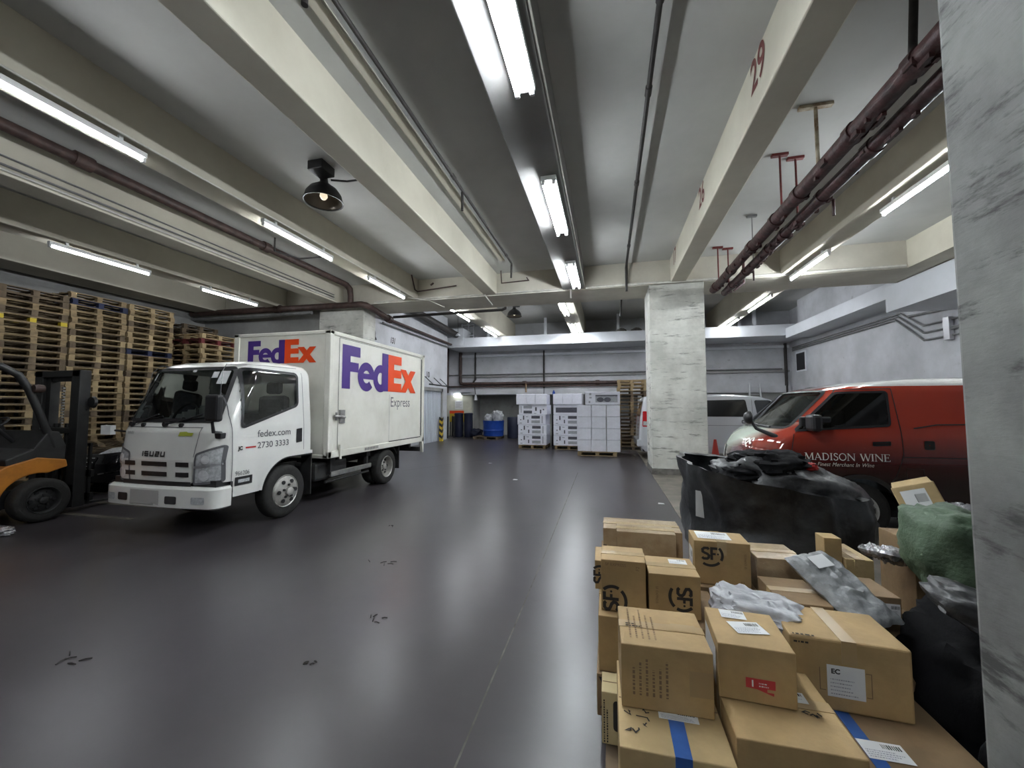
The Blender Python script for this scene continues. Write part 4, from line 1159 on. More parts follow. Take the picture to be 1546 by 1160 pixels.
def build_red_van():
    V = thing('delivery_van', 'red delivery van with white roof and gold serif lettering, behind the parcels', 'van', (1.70, 6.37, 0), -PI / 2)
    B = Body(w=[(.24, .74), (.32, .80), (.9, .825), (1.2, .815), (1.3, .80), (1.74, .70), (1.83, .665), (1.87, .62), (1.90, .5), (1.915, .34)],
             yf=[(.24, .10), (.34, .02), (.6, 0), (.88, .03), (1.02, .07), (1.12, .13), (1.2, .21), (1.25, .28), (1.28, .33), (1.74, .80), (1.79, .95), (1.85, 1.2), (1.90, 1.7), (1.915, 1.9)],
             yb=[(.24, 4.28), (1.0, 4.3), (1.7, 4.2), (1.915, 4.0)], rf=.32, rb=.1, bow=.08)
    ws = [(-.71, 1.285), (.71, 1.285), (.61, 1.75), (-.61, 1.75)]
    sw = [(.51, 1.258), (1.50, 1.33), (1.53, 1.735), (1.0, 1.725)]
    wsr, swr = rounded(ws, .06), rounded(sw, .04)
    def drop(x, y, z):
        if y < 1.0 and inpoly((x, z), outset(wsr, -.012)) and z > 1.28: return True
        if abs(x) > .5 and .55 < y < 1.6 and inpoly((y, z), outset(swr, -.012)): return True
        for wy in (1.16, 3.55):
            if abs(x) > .5 and (y - wy) ** 2 + (z - .33) ** 2 < .40 ** 2: return True
        return False
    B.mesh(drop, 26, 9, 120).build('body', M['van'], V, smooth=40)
    patch(wsr, B.pf(.006)).build('windscreen', 'glass', V, smooth=60)
    border(wsr, B.pf(.009), -.014, .012).build('windscreen_seal', 'black_plastic', V, smooth=60)
    for s in (1, -1):
        patch(swr, B.ps(s, .004)).build('side_window', 'dark_glass', V, smooth=60)
        border(swr, B.ps(s, .007), -.016, .01).build('window_seal', 'black_plastic', V, smooth=60)
        seam([[(1.58, 1.77), (1.60, 1.0), (1.52, .74), (1.44, .62)], [(.50, 1.22), (.46, .98), (.62, .62)], [(1.58, 1.77), (1.02, 1.76), (.52, 1.24)], [(3.1, 1.77), (3.1, .5)], [(1.6, .97), (4.2, .97)], [(1.62, .84), (1.78, .84), (1.80, .64), (1.62, .64), (1.62, .84)]], B.ps(s, .003), .009).build('panel_seam', 'ink', V)
        border(rounded([(1.30, 1.09), (1.48, 1.10), (1.48, 1.15), (1.30, 1.14)], .01), B.ps(s, .012), -.024, .0).build('door_handle', 'black_plastic', V)
        border(rounded([(1.80, 1.06), (1.90, 1.06), (1.90, 1.16), (1.80, 1.16)], .02), B.ps(s, .006), -.045, .0).build('slide_handle', 'ink', V)
        seam([[(1.72, 1.30), (1.95, 1.345), (3.1, 1.365)]], B.ps(s, .004), .014).build('rail_slot', 'ink', V)
        seam([arc(1.16, .33, .405, .405, 5, 178, 24)], B.ps(s, .012), .05).build('arch_lip', 'ink', V)
        wheel(V, .70 * s, 1.16, .325, .19, s, holes=8, dish=.03)
        wheel(V, .70 * s, 3.55, .325, .19, s, holes=8, dish=.03)
        MB().box(min(.35 * s, .72 * s), max(.35 * s, .72 * s), .70, .73, .3, .95).build('arch_liner', 'black_plastic', V)
        hp = [(.42 * s, .80), (.74 * s, .80), (.77 * s, .95), (.45 * s, .97)]
        hl = patch(rounded(hp, .03), B.pf(.008), 5).build('headlamp', 'lamp_lens', V, smooth=50)
        border(rounded(hp, .03), B.pf(.012), -.014, .008).build('bezel', 'chrome', hl)
    # door mirror, round bonnet mirror on a stalk
    mr = MB().box(.80, 1.0, .62, .74, 1.26, 1.46).build('door_mirror', 'black_plastic', V, bevel=.035)
    MB().box(.74, .82, .64, .76, 1.27, 1.33).build('arm', 'black_plastic', mr)
    MB().box(.74, .79, .58, .92, 1.265, 1.43).build('quarter_cover', 'black_plastic', V, bevel=.02)
    st = MB().tube([(.69, .42, 1.10), (.71, .36, 1.17), (.60, .16, 1.27), (.58, .10, 1.38)], [.045, .03, .02, .015], 10).build('bonnet_mirror', 'black_plastic', V, smooth=50)
    MB().lathe([(.001, -.06), (.06, -.05), (.085, -.01), (.085, .015), (.001, .02)], (.56, .09, 1.41), 16, 'y').build('mirror_head', 'black_plastic', st, smooth=50)
    wp = MB().tube([(.5, B.front(.5, 1.29) - .02, 1.29), (0, B.front(0, 1.30) - .02, 1.31), (-.5, B.front(-.5, 1.30) - .02, 1.33)], .012, 6).build('wiper', 'black_plastic', V)
    patch(rounded([(-.4, .42), (.4, .42), (.4, .72), (-.4, .72)], .03), B.pf(.006), 3).build('grille', 'black_plastic', V)
    # pale vine emblem on the bonnet corner and striped badge on the bumper
    em = MB()
    fe = B.pf(.006)
    for c in ((.42, 1.06), (.36, 1.09), (.47, 1.10)):
        em.ribbon(arc(c[0], c[1], .045, .035, 20, 300, 12), .02, fe)
    em.build('emblem', 'letter_white', V)
    # lettering
    sidef = lambda y0, z0: (lambda u, v: (B.side(y0 + u, z0 + v) + .004, y0 + u, z0 + v))
    mb, wd = serif('MADISON WINE', .084, lambda u, v: sidef(.60, .915)(u * 1.0, v))
    k = .87 / wd
    mb, wd = serif('MADISON WINE', .084, lambda u, v: sidef(.60, .915)(u * k, v))
    mb.build('company_name', 'letter_white', V)
    text('slogan', 'The Finest Merchant In Wine', .064, lambda u, v: sidef(.62, .845)(u, v), 'letter_white', V, shear=.3, stretch=.84, spacing=1.06)
    # interior
    MB().box(-.64, .64, .45, .75, .95, 1.27).build('dashboard', 'dash', V, bevel=.05)
    for x in (-.36, .36):
        sd = MB().box(x - .23, x + .23, 1.0, 1.45, .75, .92).build('seat', 'seat', V, bevel=.05)
        MB().box(x - .22, x + .22, 1.42, 1.54, .85, 1.5).build('backrest', 'seat', sd, bevel=.05)
    MB().box(-.7, .7, 1.62, 1.64, .5, 1.74).build('bulkhead', 'seat', V)
    MB().box(-.72, .72, .3, 4.2, .26, .34).build('floor_pan', 'black_plastic', V)
    return V
build_red_van()

# ============================================================ the pale minibus behind the pillar
def build_minibus():
    V = thing('passenger_van', 'silvery white passenger van parked behind the middle pillar', 'van', (5.58, 13.36, 0), PI / 2)
    B = Body(w=[(.22, .80), (.4, .85), (1.0, .86), (1.25, .85), (1.75, .76), (1.85, .70), (1.9, .58), (1.93, .36)],
             yf=[(.22, .08), (.5, 0), (.95, .08), (1.1, .2), (1.18, .32), (1.75, 1.0), (1.84, 1.25), (1.91, 1.8), (1.93, 2.1)],
             yb=[(.22, 4.62), (.5, 4.7), (1.2, 4.66), (1.85, 4.52), (1.93, 4.3)], rf=.3, rb=.12, bow=.08)
    wins = [[(.62, 1.24), (1.50, 1.26), (1.56, 1.74), (1.16, 1.74)], [(1.72, 1.27), (2.85, 1.27), (2.92, 1.74), (1.78, 1.76)], [(3.02, 1.27), (4.44, 1.30), (4.40, 1.74), (3.06, 1.75)]]
    def drop(x, y, z):
        return abs(x) > .5 and any((y - wy) ** 2 + (z - .32) ** 2 < .38 ** 2 for wy in (.95, 3.55))
    B.mesh(drop, 20, 8, 90).build('body', 'silver_paint', V, smooth=40)
    for s in (1, -1):
        for wn in wins:
            patch(rounded(wn, .06), B.ps(s, .005)).build('side_window', 'car_black', V, smooth=60)
        seam([[(1.62, 1.78), (1.64, .3)], [(2.96, 1.8), (2.96, .3)], [(.5, 1.2), (.5, .5)], [(.6, 1.02), (4.6, 1.02)]], B.ps(s, .003), .01).build('panel_seam', 'grey_film', V)
        for y0 in (1.45, 1.78):
            border(rounded([(y0, 1.08), (y0 + .14, 1.08), (y0 + .14, 1.18), (y0, 1.18)], .03), B.ps(s, .006), -.03, 0).build('door_handle', 'grey_film', V)
        tl = patch(rounded([(4.44, .96), (4.60, .96), (4.58, 1.42), (4.46, 1.42)], .03), B.ps(s, .012), 3).build('tail_lamp', 'red_light', V, smooth=50)
        patch([(4.47, 1.0), (4.58, 1.0), (4.57, 1.12), (4.47, 1.12)], B.ps(s, .018), 2).build('reverse_lens', 'lamp_lens', tl)
        patch([(.62 * s, .96), (.76 * s, .96), (.74 * s, 1.42), (.62 * s, 1.42)], B.pb(.008), 2).build('rear_lens', 'red_light', tl)
        wheel(V, .74 * s, .95, .32, .19, s, holes=8, dish=.03)
        wheel(V, .74 * s, 3.55, .32, .19, s, holes=8, dish=.03)
        MB().box(min(.35 * s, .70 * s), max(.35 * s, .70 * s), .5, 1.4, .25, .3).build('arch_liner', 'black_plastic', V)
    patch(rounded([(-.68, 1.2), (.68, 1.2), (.6, 1.72), (-.6, 1.72)], .06), B.pf(.006)).build('windscreen', 'car_black', V, smooth=60)
    patch(rounded([(-.62, 1.25), (.62, 1.25), (.56, 1.72), (-.56, 1.72)], .06), B.pb(.008)).build('rear_window', 'car_black', V, smooth=60)
    MB().box(-.84, .84, 4.58, 4.76, .36, .58).build('rear_bumper', 'silver_paint', V, bevel=.04)
    MB().box(-.8, .8, .2, 4.6, .22, .3).build('floor_pan', 'black_plastic', V)
    return V
build_minibus()

# ============================================================ the black car by the pallets
def build_car():
    V = thing('parked_car', 'glossy black car parked between the forklift mast and the white truck', 'car', (-9.25, 5.1, 0), 0)
    B = Body(w=[(.2, .80), (.35, .86), (.7, .87), (.88, .83), (.94, .78), (1.30, .62), (1.40, .52), (1.44, .36)],
             yf=[(.2, .12), (.35, .02), (.55, 0), (.70, .06), (.80, .20), (.88, .55), (.93, 1.0), (.96, 1.1), (1.36, 1.85), (1.42, 2.1), (1.44, 2.3)],
             yb=[(.2, 4.3), (.8, 4.35), (.95, 4.2), (1.3, 3.5), (1.44, 3.1)], rf=.35, rb=.25, bow=.15)
    def drop(x, y, z):
        return abs(x) > .5 and any((y - wy) ** 2 + (z - .32) ** 2 < .36 ** 2 for wy in (.85, 3.5))
    B.mesh(drop, 22, 9, 70).build('body', 'car_black', V, smooth=40)
    patch(rounded([(-.66, .98), (.66, .98), (.54, 1.36), (-.54, 1.36)], .05), B.pf(.008)).build('windscreen', 'dark_glass', V, smooth=60)
    for s in (1, -1):
        hp = [(.42 * s, .70), (.80 * s, .75), (.80 * s, .86), (.50 * s, .80)]
        hl = patch(rounded(hp, .03), B.pf(.010), 5).build('headlamp', 'lamp_lens', V, smooth=50)
        patch(rounded([(1.6, .98), (3.2, .98), (2.9, 1.32), (2.0, 1.32)], .05), B.ps(s, .006)).build('side_window', 'dark_glass', V, smooth=60)
        seam([[(.5 * s, .36), (.80 * s, .42)]], B.pf(.012), .02).build('fog_trim', 'chrome', V)
        wheel(V, .76 * s, .85, .31, .2, s, holes=8, dish=.02)
        wheel(V, .76 * s, 3.5, .31, .2, s, holes=8, dish=.02)
        mr = MB().box(min(.82 * s, 1.0 * s), max(.82 * s, 1.0 * s), 1.5, 1.62, .98, 1.12).build('mirror', 'car_black', V, bevel=.03)
    g = patch(rounded([(-.42, .42), (.42, .42), (.46, .66), (-.46, .66)], .04), B.pf(.008), 4).build('grille', 'black_plastic', V)
    seam([[(-.42, .64), (.42, .64)], [(-.42, .57), (.42, .57)], [(-.4, .50), (.4, .50)]], B.pf(.014), .014).build('bar', 'chrome', g)
    MB().box(-.7, .7, .2, 4.2, .2, .26).build('floor_pan', 'black_plastic', V)
    return V
build_car()

# ============================================================ the orange forklift
def build_forklift():
    F = thing('forklift', 'orange forklift with dark mast at the left edge, facing the pallets', 'forklift', (-8.12, 3.82, 0), 0)
    # local: +y forward (towards the mast), +x the side that faces the aisle
    hw = .54
    fd = MB()
    R_ = .355
    prof = [(-.95, .28), (-.50, .28)] + arc(0, .29, R_, R_, 182, 75, 14) + [(.30, .70), (.28, .80), (-.02, .86), (-.30, .78), (-.55, .62), (-.75, .55), (-1.0, .55)]
    for s in (1, -1):
        fd.prism(prof, s * hw, s * (hw - .24), 'yz')
    fd.build('fender', 'fork_orange', F, bevel=.015)
    MB().box(-hw + .02, hw - .02, -2.0, -.95, .25, .95).build('counterweight', 'fork_orange', F, bevel=.08)
    MB().box(-hw + .06, hw - .06, -1.5, -.65, .80, 1.08).build('engine_cover', 'chassis', F, bevel=.04)
    st = MB().box(-.28, .28, -1.15, -.65, 1.08, 1.2).build('seat', 'black_plastic', F, bevel=.05)
    MB().box(-.27, .27, -1.28, -1.13, 1.15, 1.65).build('backrest', 'black_plastic', st, bevel=.05)
    MB().prism([(-.30, .76), (.28, .80), (.28, 1.0), (.20, 1.20), (.08, 1.22), (-.06, .98), (-.32, .86)], -hw + .02, hw - .02, 'yz').build('dash_cowl', 'chassis', F, bevel=.02)
    MB().box(-hw + .1, hw - .1, -.75, .3, .22, .45).build('floor_pan', 'black_plastic', F)
    sw = MB()
    sw.tube([(-.0 + .17 * math.cos(a), -.22 + .13 * math.sin(a), 1.30 + .1 * math.sin(a)) for a in [2 * PI * i / 20 for i in range(21)]], .014, 8)
    sw.tube([(0, .05, 1.0), (0, -.22, 1.30)], .025, 8)
    sw.build('steering_wheel', 'black_plastic', F)
    og = MB()
    for s in (1, -1):
        og.tube([(s * (hw - .06), .16, .98), (s * (hw - .06), .0, 1.45), (s * (hw - .08), -.12, 1.80), (s * (hw - .09), -.22, 1.98), (s * (hw - .1), -.38, 2.08), (s * (hw - .1), -1.5, 2.12), (s * (hw - .1), -1.68, 2.0), (s * (hw - .1), -1.72, .9)], .045, 10)
    for k in range(7):
        y = -.42 - k * .16
        og.box(-hw + .1, hw - .1, y, y + .03, 2.07, 2.11)
    og.build('overhead_guard', 'black_metal', F, smooth=50)
    fl = MB()
    fl.lathe([(.05, -.05), (.06, 0), (.05, .05)], (hw - .02, -.05, 1.80), 12, 'y')
    fl.build('indicator_lamp', 'pipe', F, smooth=50)
    wheel(F, hw + .04, 0, .29, .22, 1, holes=6, dish=.06, rim_m='chassis')
    wheel(F, -hw - .04, 0, .29, .22, -1, holes=6, dish=.06, rim_m='chassis')
    wheel(F, hw - .12, -1.5, .23, .18, 1, holes=6, dish=.04, rim_m='chassis')
    wheel(F, -hw + .12, -1.5, .23, .18, -1, holes=6, dish=.04, rim_m='chassis')
    # mast
    ms = MB()
    for s in (1, -1):
        ms.box(s * .40 - .085, s * .40 + .085, .40, .54, .08, 2.10)
    ms.box(-.48, .48, .40, .46, 2.0, 2.10).box(-.48, .48, .40, .46, .3, .42).box(-.48, .48, .42, .46, 1.15, 1.24)
    ms = ms.build('mast', 'black_metal', F, bevel=.01)
    inn = MB()
    for s in (1, -1):
        inn.box(s * .27 - .05, s * .27 + .05, .45, .56, .06, 2.06)
    inn.box(-.32, .32, .46, .52, 1.94, 2.04)
    inn.build('inner_mast', 'chassis', ms)
    for s in (.12, -.12):
        MB().tube([(s, .5, .2), (s, .5, 1.3)], .04, 10).build('lift_cylinder', 'black_metal', ms)
        cn = MB()
        for k in range(26):
            cn.box(s + .05, s + .08, .5, .53, .7 + k * .045, .73 + k * .045)
        cn.build('lift_chain', 'steel', ms)
    cr = MB()
    cr.box(-.52, .52, .58, .62, .15, .26).box(-.52, .52, .58, .62, .50, .60)
    for x in (-.45, -.15, .15, .45):
        cr.box(x - .02, x + .02, .58, .61, .1, 1.0)
    cr.box(-.48, .48, .58, .61, .96, 1.0)
    cr = cr.build('carriage', 'black_metal', F)
    for s in (.26, -.26):
        MB().prism([(.62, .06), (1.02, .06), (1.02, .075), (.66, .10), (.66, .55), (.62, .55)], s - .05, s + .05, 'yz').build('fork', 'chassis', cr)
    mr = MB().lathe([(.001, -.02), (.08, -.015), (.09, .02), (.001, .03)], (.56, .52, 1.62), 14, 'y').build('mirror', 'black_metal', F, smooth=50)
    MB().tube([(.48, .5, 1.5), (.56, .53, 1.6)], .012, 6).build('arm', 'black_metal', mr)
    return F
build_forklift()
# ============================================================ pallets
PH = 0.1335
def pallet_mesh(seed, w=1.0, d=1.15, accent=False):
    r = random.Random(seed)
    mb = MB()
    h = PH - 0.003
    jt = lambda a: r.uniform(-a, a)
    for i in range(5):                                   # top boards run across the visible side
        y = -d / 2 + i * (d - .10) / 4
        mb.box(-w / 2 + jt(.01), w / 2 + jt(.01), y + jt(.006), y + .10 + jt(.006), h - .018, h)
    for x in (-w / 2, -.05, w / 2 - .10):                # stringer boards
        mb.box(x, x + .10, -d / 2, d / 2, h - .034, h - .018)
    for yi in range(3):                                  # bottom skids
        y = -d / 2 + yi * (d - .09) / 2
        mb.box(-w / 2 + jt(.008), w / 2 + jt(.008), y, y + .09, 0, .018)
        for x in (-w / 2, -.05, w / 2 - .10):            # blocks
            mb.box(x + jt(.008), x + .10 + jt(.01), y + jt(.006), y + .09, .018, h - .034, 1 if accent else 0)
    return mb
PM = {}
def pallet(kind, seed):
    key = (kind, seed)
    if key not in PM:
        mats = {'plain': ['wood'], 'old': ['wood2'], 'fresh': ['wood3'], 'blue': ['wood_blue'], 'red': ['wood_red'], 'yellow': ['wood', 'wood_yellow']}[kind]
        o = pallet_mesh(seed, accent=kind == 'yellow').build('wooden_pallet', mats)
        PM[key] = o.data
        bpy.data.objects.remove(o)
    o = bpy.data.objects.new('wooden_pallet', PM[key])
    C.objects.link(o)
    return o
KINDW = {'plain': 'wooden pallet', 'old': 'weathered pallet', 'fresh': 'pale pallet', 'blue': 'dark blue pallet', 'red': 'dark red pallet', 'yellow': 'yellow-blocked pallet'}
def stack(cx, cy, count, rz, where, group, special, seed, mix=('plain', 'plain', 'old', 'plain', 'fresh')):
    r = random.Random(seed)
    for k in range(count):                               # k counts from the top
        kd = special.get(k) or r.choice(mix)
        o = pallet(kd, r.randint(1, 4) if kd in ('plain', 'old', 'fresh') else 1)
        o.location = (cx + r.uniform(-.02, .02), cy + r.uniform(-.015, .015), (count - 1 - k) * PH)
        o.rotation_euler = (0, 0, rz + r.uniform(-.012, .012))
        tag(o, '%s, %s %s' % (KINDW[kd], ordinal(k), where), 'pallet', group)
G = 'pallets stacked along the left wall'
stack(-11.6, 5.345, 29, PI / 2, 'the stack behind the forklift', G, {0: 'old', 1: 'old', 3: 'old', 4: 'yellow'}, 1)
stack(-11.6, 6.38, 30, PI / 2, 'the stack right of the forklift mast', G, {0: 'plain', 1: 'blue', 8: 'old'}, 2)
stack(-11.6, 7.425, 30, PI / 2, 'the stack just left of the cab', G, {0: 'fresh', 3: 'old', 8: 'blue'}, 3)
stack(-10.77, 8.53, 26, PI / 2, 'the stack holding the red pallet', G, {0: 'fresh', 1: 'red', 2: 'fresh', 3: 'fresh'}, 4)
stack(-12.0, 8.95, 29, PI / 2, 'the stack behind the red pallet', G, {0: 'old'}, 5, mix=('old', 'plain'))
stack(0.84, 15.55, 19, 0, 'the stack beside the pale van', 'pallets stacked by the white cartons', {0: 'fresh', 1: 'fresh', 2: 'fresh'}, 6, mix=('old', 'old', 'plain'))

# ============================================================ white cartons on pallets
def wcarton(x0, x1, y0, y1, z0, z1, label, art, group):
    cx, cy = (x0 + x1) / 2, (y0 + y1) / 2
    t = thing('white_carton', label, 'carton', (cx, cy, z0), random.uniform(-.01, .01), group)
    w, d, h = (x1 - x0) / 2, (y1 - y0) / 2, z1 - z0
    MB().box(-w, w, -d, d, 0.002, h).build('box_body', 'carton_white', t, bevel=.012)
    yf = -d - .003
    R_ = lambda mb, a, b, c, e: mb.flat([(a, c), (b, c), (b, e), (a, e)], lambda u, v: (-w + u * 2 * w, yf, v * h))
    if art == 'panel':
        mb = R_(MB(), .50, .80, .62, .90)
        R_(mb, .20, .245, .50, .90); R_(mb, .36, .40, .18, .52); R_(mb, .10, .14, .45, .55); R_(mb, .30, .38, .78, .82)
        mb.build('printed_panel', 'carton_ink', t)
        mb = R_(MB(), .50, .80, .16, .44)
        R_(mb, .86, .90, .15, .88); R_(mb, .08, .16, .12, .2)
        mb.build('printed_text', 'carton_grey', t)
    elif art == 'flip':
        mb = R_(MB(), .17, .47, .12, .40)
        R_(mb, .58, .64, .38, .75); R_(mb, .75, .80, .12, .5); R_(mb, .85, .9, .45, .58)
        mb.build('printed_panel', 'carton_ink', t)
        mb = R_(MB(), .17, .47, .62, .90)
        R_(mb, .07, .10, .2, .85); R_(mb, .54, .62, .1, .18)
        mb.build('printed_text', 'carton_grey', t)
    elif art == 'band':
        R_(MB(), .08, .80, .22, .72).build('printed_panel', 'carton_ink', t)
    elif art == 'hobs':
        p = R_(MB(), .30, .93, .20, .74).build('printed_panel', 'carton_grey', t)
        mb = MB()
        for cx_ in (.44, .64):
            mb.flat(arc(cx_ * 2 * w - w, .40 * h, .11, .075, 0, 345, 20), lambda u, v: (u, yf - .003, v))
        R_(mb, .30, .93, .66, .76)
        mb.v = [(p_[0], yf - .003, p_[2]) for p_ in mb.v]
        mb.build('printed_ring', 'carton_ink', p)
        mb = R_(MB(), .12, .18, .75, .9)
        R_(mb, .12, .19, .5, .62); R_(mb, .10, .15, .15, .3)
        mb.build('printed_text', 'carton_grey', t)
    return t
wg = 'white cartons stacked on pallets at the back'
def wpallet(x, y, w, label):
    o = pallet('fresh' if x > -1 else 'plain', 2)
    o.location = (x, y, 0)
    o.scale = (w, 1, 1)
    tag(o, label, 'pallet')
wpallet(-2.77, 15.2, 1.02, 'wooden pallet on the floor under the leftmost carton stack')
wpallet(-1.42, 15.2, 1.02, 'wooden pallet on the floor under the middle carton stack')
wpallet(-0.36, 13.5, 1.22, 'pale wooden pallet on the floor under the nearest carton stack')
lv = ('bottom', 'second from the bottom', 'third from the bottom', 'fourth from the bottom')
for k in range(4):
    z0 = .135 + k * .375
    dx = (0, .0, -.02, .03)[k]
    wcarton(-3.31 + dx, -2.24 + dx, 14.65, 15.7, z0, z0 + .372, 'white printed carton, %s of the leftmost carton stack' % lv[k], ('panel', 'panel', 'panel', 'flip')[k], wg)
    wcarton(-1.97, -.90, 14.65, 15.7, z0, z0 + .372, 'white printed carton, %s of the middle carton stack' % lv[k], ('panel', 'panel', 'panel', 'band')[k], wg)
for k, (a, b) in enumerate(((-3.37, -2.98), (-2.975, -2.65), (-2.645, -2.22))):
    wcarton(a, b, 14.6, 15.5, 1.638, 2.03, 'plain white carton on top of the leftmost stack, %s one' % ('left end', 'middle', 'right end')[k], '', wg)
for k, (a, b) in enumerate(((-1.98, -1.62), (-1.615, -1.27), (-1.265, -.92))):
    wcarton(a, b, 14.6, 15.5, 1.638, 2.03, 'plain white carton on top of the middle stack, %s one' % ('left end', 'middle', 'right end')[k], '', wg)
for j in range(4):
    for k, (a, b) in enumerate(((-.97, -.535), (-.525, -.075), (-.06, .355))):
        z0 = .135 + j * .368
        wcarton(a + random.uniform(-.006, .006), b, 12.95, 14.0, z0, z0 + .365, 'plain white carton, %s row of the nearest carton stack, %s column' % (('bottom', 'second lowest', 'second highest', 'top')[j], ('left', 'middle', 'right')[k]), '', wg)
wcarton(-.72, .36, 12.93, 13.6, 1.612, 2.03, 'white carton printed with a two-ring cooker, on the nearest stack', 'hobs', wg)
o = MB().lathe([(.05, 0), (.055, .13), (.03, .16), (.02, .2)], n=12).build('spray_bottle', 'blue_drum', smooth=40, loc=(-2.12, 15.9, 2.02))
tag(o, 'small blue bottle peeping over the gap between two carton stacks', 'bottle')
# a dark cabinet-high stack of wrapped goods standing in the gap carries the bottle
o = MB().box(-2.2, -2.0, 15.8, 16.3, 0, 2.018).build('wrapped_crate', 'black_plastic', bevel=.02)
tag(o, 'tall dark wrapped goods in the gap between the carton stacks', 'crate')

# ============================================================ back corner: barrels, tub, posts, notices
for x, lab in ((-7.56, 'left one of two navy plastic bins under the lit notice'), (-7.03, 'right one of two navy plastic bins under the lit notice')):
    t = thing('plastic_bin', lab, 'bin', (x, 19.5, 0), 0, 'navy bins')
    MB().lathe([(.20, 0), (.215, .03), (.235, .6), (.225, 1.12), (.235, 1.14), (.235, 1.17)], n=20).build('bin_body', 'navy_bin', t, smooth=40)
    MB().lathe([(.235, 1.172), (.24, 1.20), (.2, 1.24), (.001, 1.25)], n=20).build('lid', 'navy_bin', t, smooth=40)

def blob(name, m, c, r, amp=.1, seed=0, freq=2.0, e=.7, nu=40, nv=24, flat=None, ridges=0.0, parent=None, rot=None, tilt=None, smooth=60, hang=None, loc_origin=True):
    """a soft sack: superellipsoid with noise, folds and a flattened base"""
    mb = MB()
    sg = lambda v, p: math.copysign(abs(v) ** p, v)
    off = Vector((seed * 7.3, seed * 3.1, seed * 1.7))
    vs_ = []
    for i in range(nv + 1):
        ph = -PI / 2 + PI * i / nv
        for j in range(nu):
            a = 2 * PI * j / nu
            p = Vector((sg(math.cos(ph), e) * sg(math.cos(a), e), sg(math.cos(ph), e) * sg(math.sin(a), e), sg(math.sin(ph), e)))
            n1 = noise.fractal(p * freq + off, 0.9, 2.0, 4)
            n2 = abs(noise.noise(p * freq * 2.2 + off * 2)) if ridges else 0
            k = 1 + amp * n1 - ridges * n2
            p = Vector((p.x * r[0] * k, p.y * r[1] * k, p.z * r[2] * k))
            if flat is not None and p.z < -r[2] * flat:
                p.z = -r[2] * flat
            if tilt:
                p.z += p.x * tilt[0] + p.y * tilt[1]
            if rot:
                p = Vector(rotv(p, rot))
            vs_.append(tuple(p))
    fs = []
    for i in range(nv):
        for j in range(nu):
            fs.append((i * nu + j, i * nu + (j + 1) % nu, (i + 1) * nu + (j + 1) % nu, (i + 1) * nu + j))
    mb.add(vs_, fs)
    return mb.build(name, m, parent, smooth=smooth, loc=c)

t = thing('plastic_tub', 'blue plastic tub full of white sacks beside the dark alcove', 'tub', (-5.45, 18.7, .14))
MB().lathe([(.46, 0), (.49, .03), (.50, .25), (.515, .27), (.515, .30), (.50, .32), (.515, .72), (.53, .75), (.50, .75), (.48, .1), (.001, .08)], n=32).build('tub_body', 'blue_drum', t, smooth=35)
t = pallet('old', 3)
t.location = (-5.7, 18.75, 0)
t.scale = (1.25, 1, 1)
tag(t, 'dark old pallet on the floor under the blue tub', 'pallet')
tag(blob('refuse_sack', 'white_poly', (-5.24, 18.72, 1.08), (.24, .26, .30), .22, 3, 2.4), 'white plastic sack highest in the blue tub', 'sack', 'white sacks in the blue tub')
tag(blob('refuse_sack', 'white_poly', (-5.68, 18.66, .98), (.20, .24, .22), .22, 4, 2.4), 'white plastic sack at the left in the blue tub', 'sack', 'white sacks in the blue tub')
tag(blob('refuse_sack', 'navy_bin', (-6.55, 19.4, .22), (.28, .25, .22), .2, 5, 2.0, flat=.95), 'dark plastic sack on the floor between the bins and the tub', 'sack')
o = MB().lathe([(.28, 0), (.30, .05), (.30, 1.0), (.28, 1.05), (.001, 1.06)], n=24).build('plastic_drum', 'navy_bin', smooth=40, loc=(-4.62, 19.35, 0))
tag(o, 'dark blue drum half hidden behind the blue tub', 'drum')
n_ = MB().box(-8.05, -7.6, 20.17, 20.196, 1.42, 1.88).build('wall_notice', 'paper')
tag(n_, 'white printed notice on the cream wall under the tube light', 'notice')
ln = MB()
for k in range(7):
    ln.box(-8.0, -7.66 - (k % 3) * .05, 20.164, 20.17, 1.80 - k * .05, 1.815 - k * .05)
ln.build('printed_text', 'carton_grey', n_)
t = thing('sign_board', 'orange framed sign board behind the navy bins', 'sign', (-7.85, 20.0, 0))
MB().box(-.42, .38, -.02, .02, .75, 1.35).build('board', 'yellow', t)
MB().box(-.42, .38, -.035, -.02, 1.2, 1.35).build('heading', 'orange', t)
MB().box(-.4, -.36, -.02, .02, 0, .75).box(.32, .36, -.02, .02, 0, .75).build('leg', 'black_metal', t)
t = thing('hazard_post', 'black and yellow striped post beside the shutter door', 'post', (-7.4, 16.9, 0))
MB().box(-.07, .07, -.07, .07, 0, 1.05).build('post_body', 'yellow', t)
hp = MB()
for k in range(4):
    hp.add([(.074, -.07, .1 + k * .26), (.074, .07, .2 + k * .26), (.074, .07, .33 + k * .26), (.074, -.07, .23 + k * .26)], [(0, 1, 2, 3)])
    hp.add([(-.07, -.074, .2 + k * .26), (.07, -.074, .1 + k * .26), (.07, -.074, .23 + k * .26), (-.07, -.074, .33 + k * .26)], [(0, 1, 2, 3)])
hp.build('stripe', 'black_plastic', t)
for k, (x, y) in enumerate(((-7.75, 18.5), (-7.62, 19.0), (-7.95, 19.6))):
    o = MB().tube([(0, 0, 0), (0, 0, 1.05)], .04, 10).lathe([(.04, 1.05), (.02, 1.08), (.001, 1.085)], n=10)
    tag(o.build('steel_post', 'black_metal', loc=(x, y, 0)), ('thin dark steel post by the shutter, left of three', 'thin dark steel post, middle of three before the cream wall', 'thin dark steel post beside the navy bins, right of three')[k], 'post', 'steel posts')
t = thing('traffic_cone', 'small red traffic cone between the middle pillar and the red van', 'cone', (2.64, 11.15, 0.004))
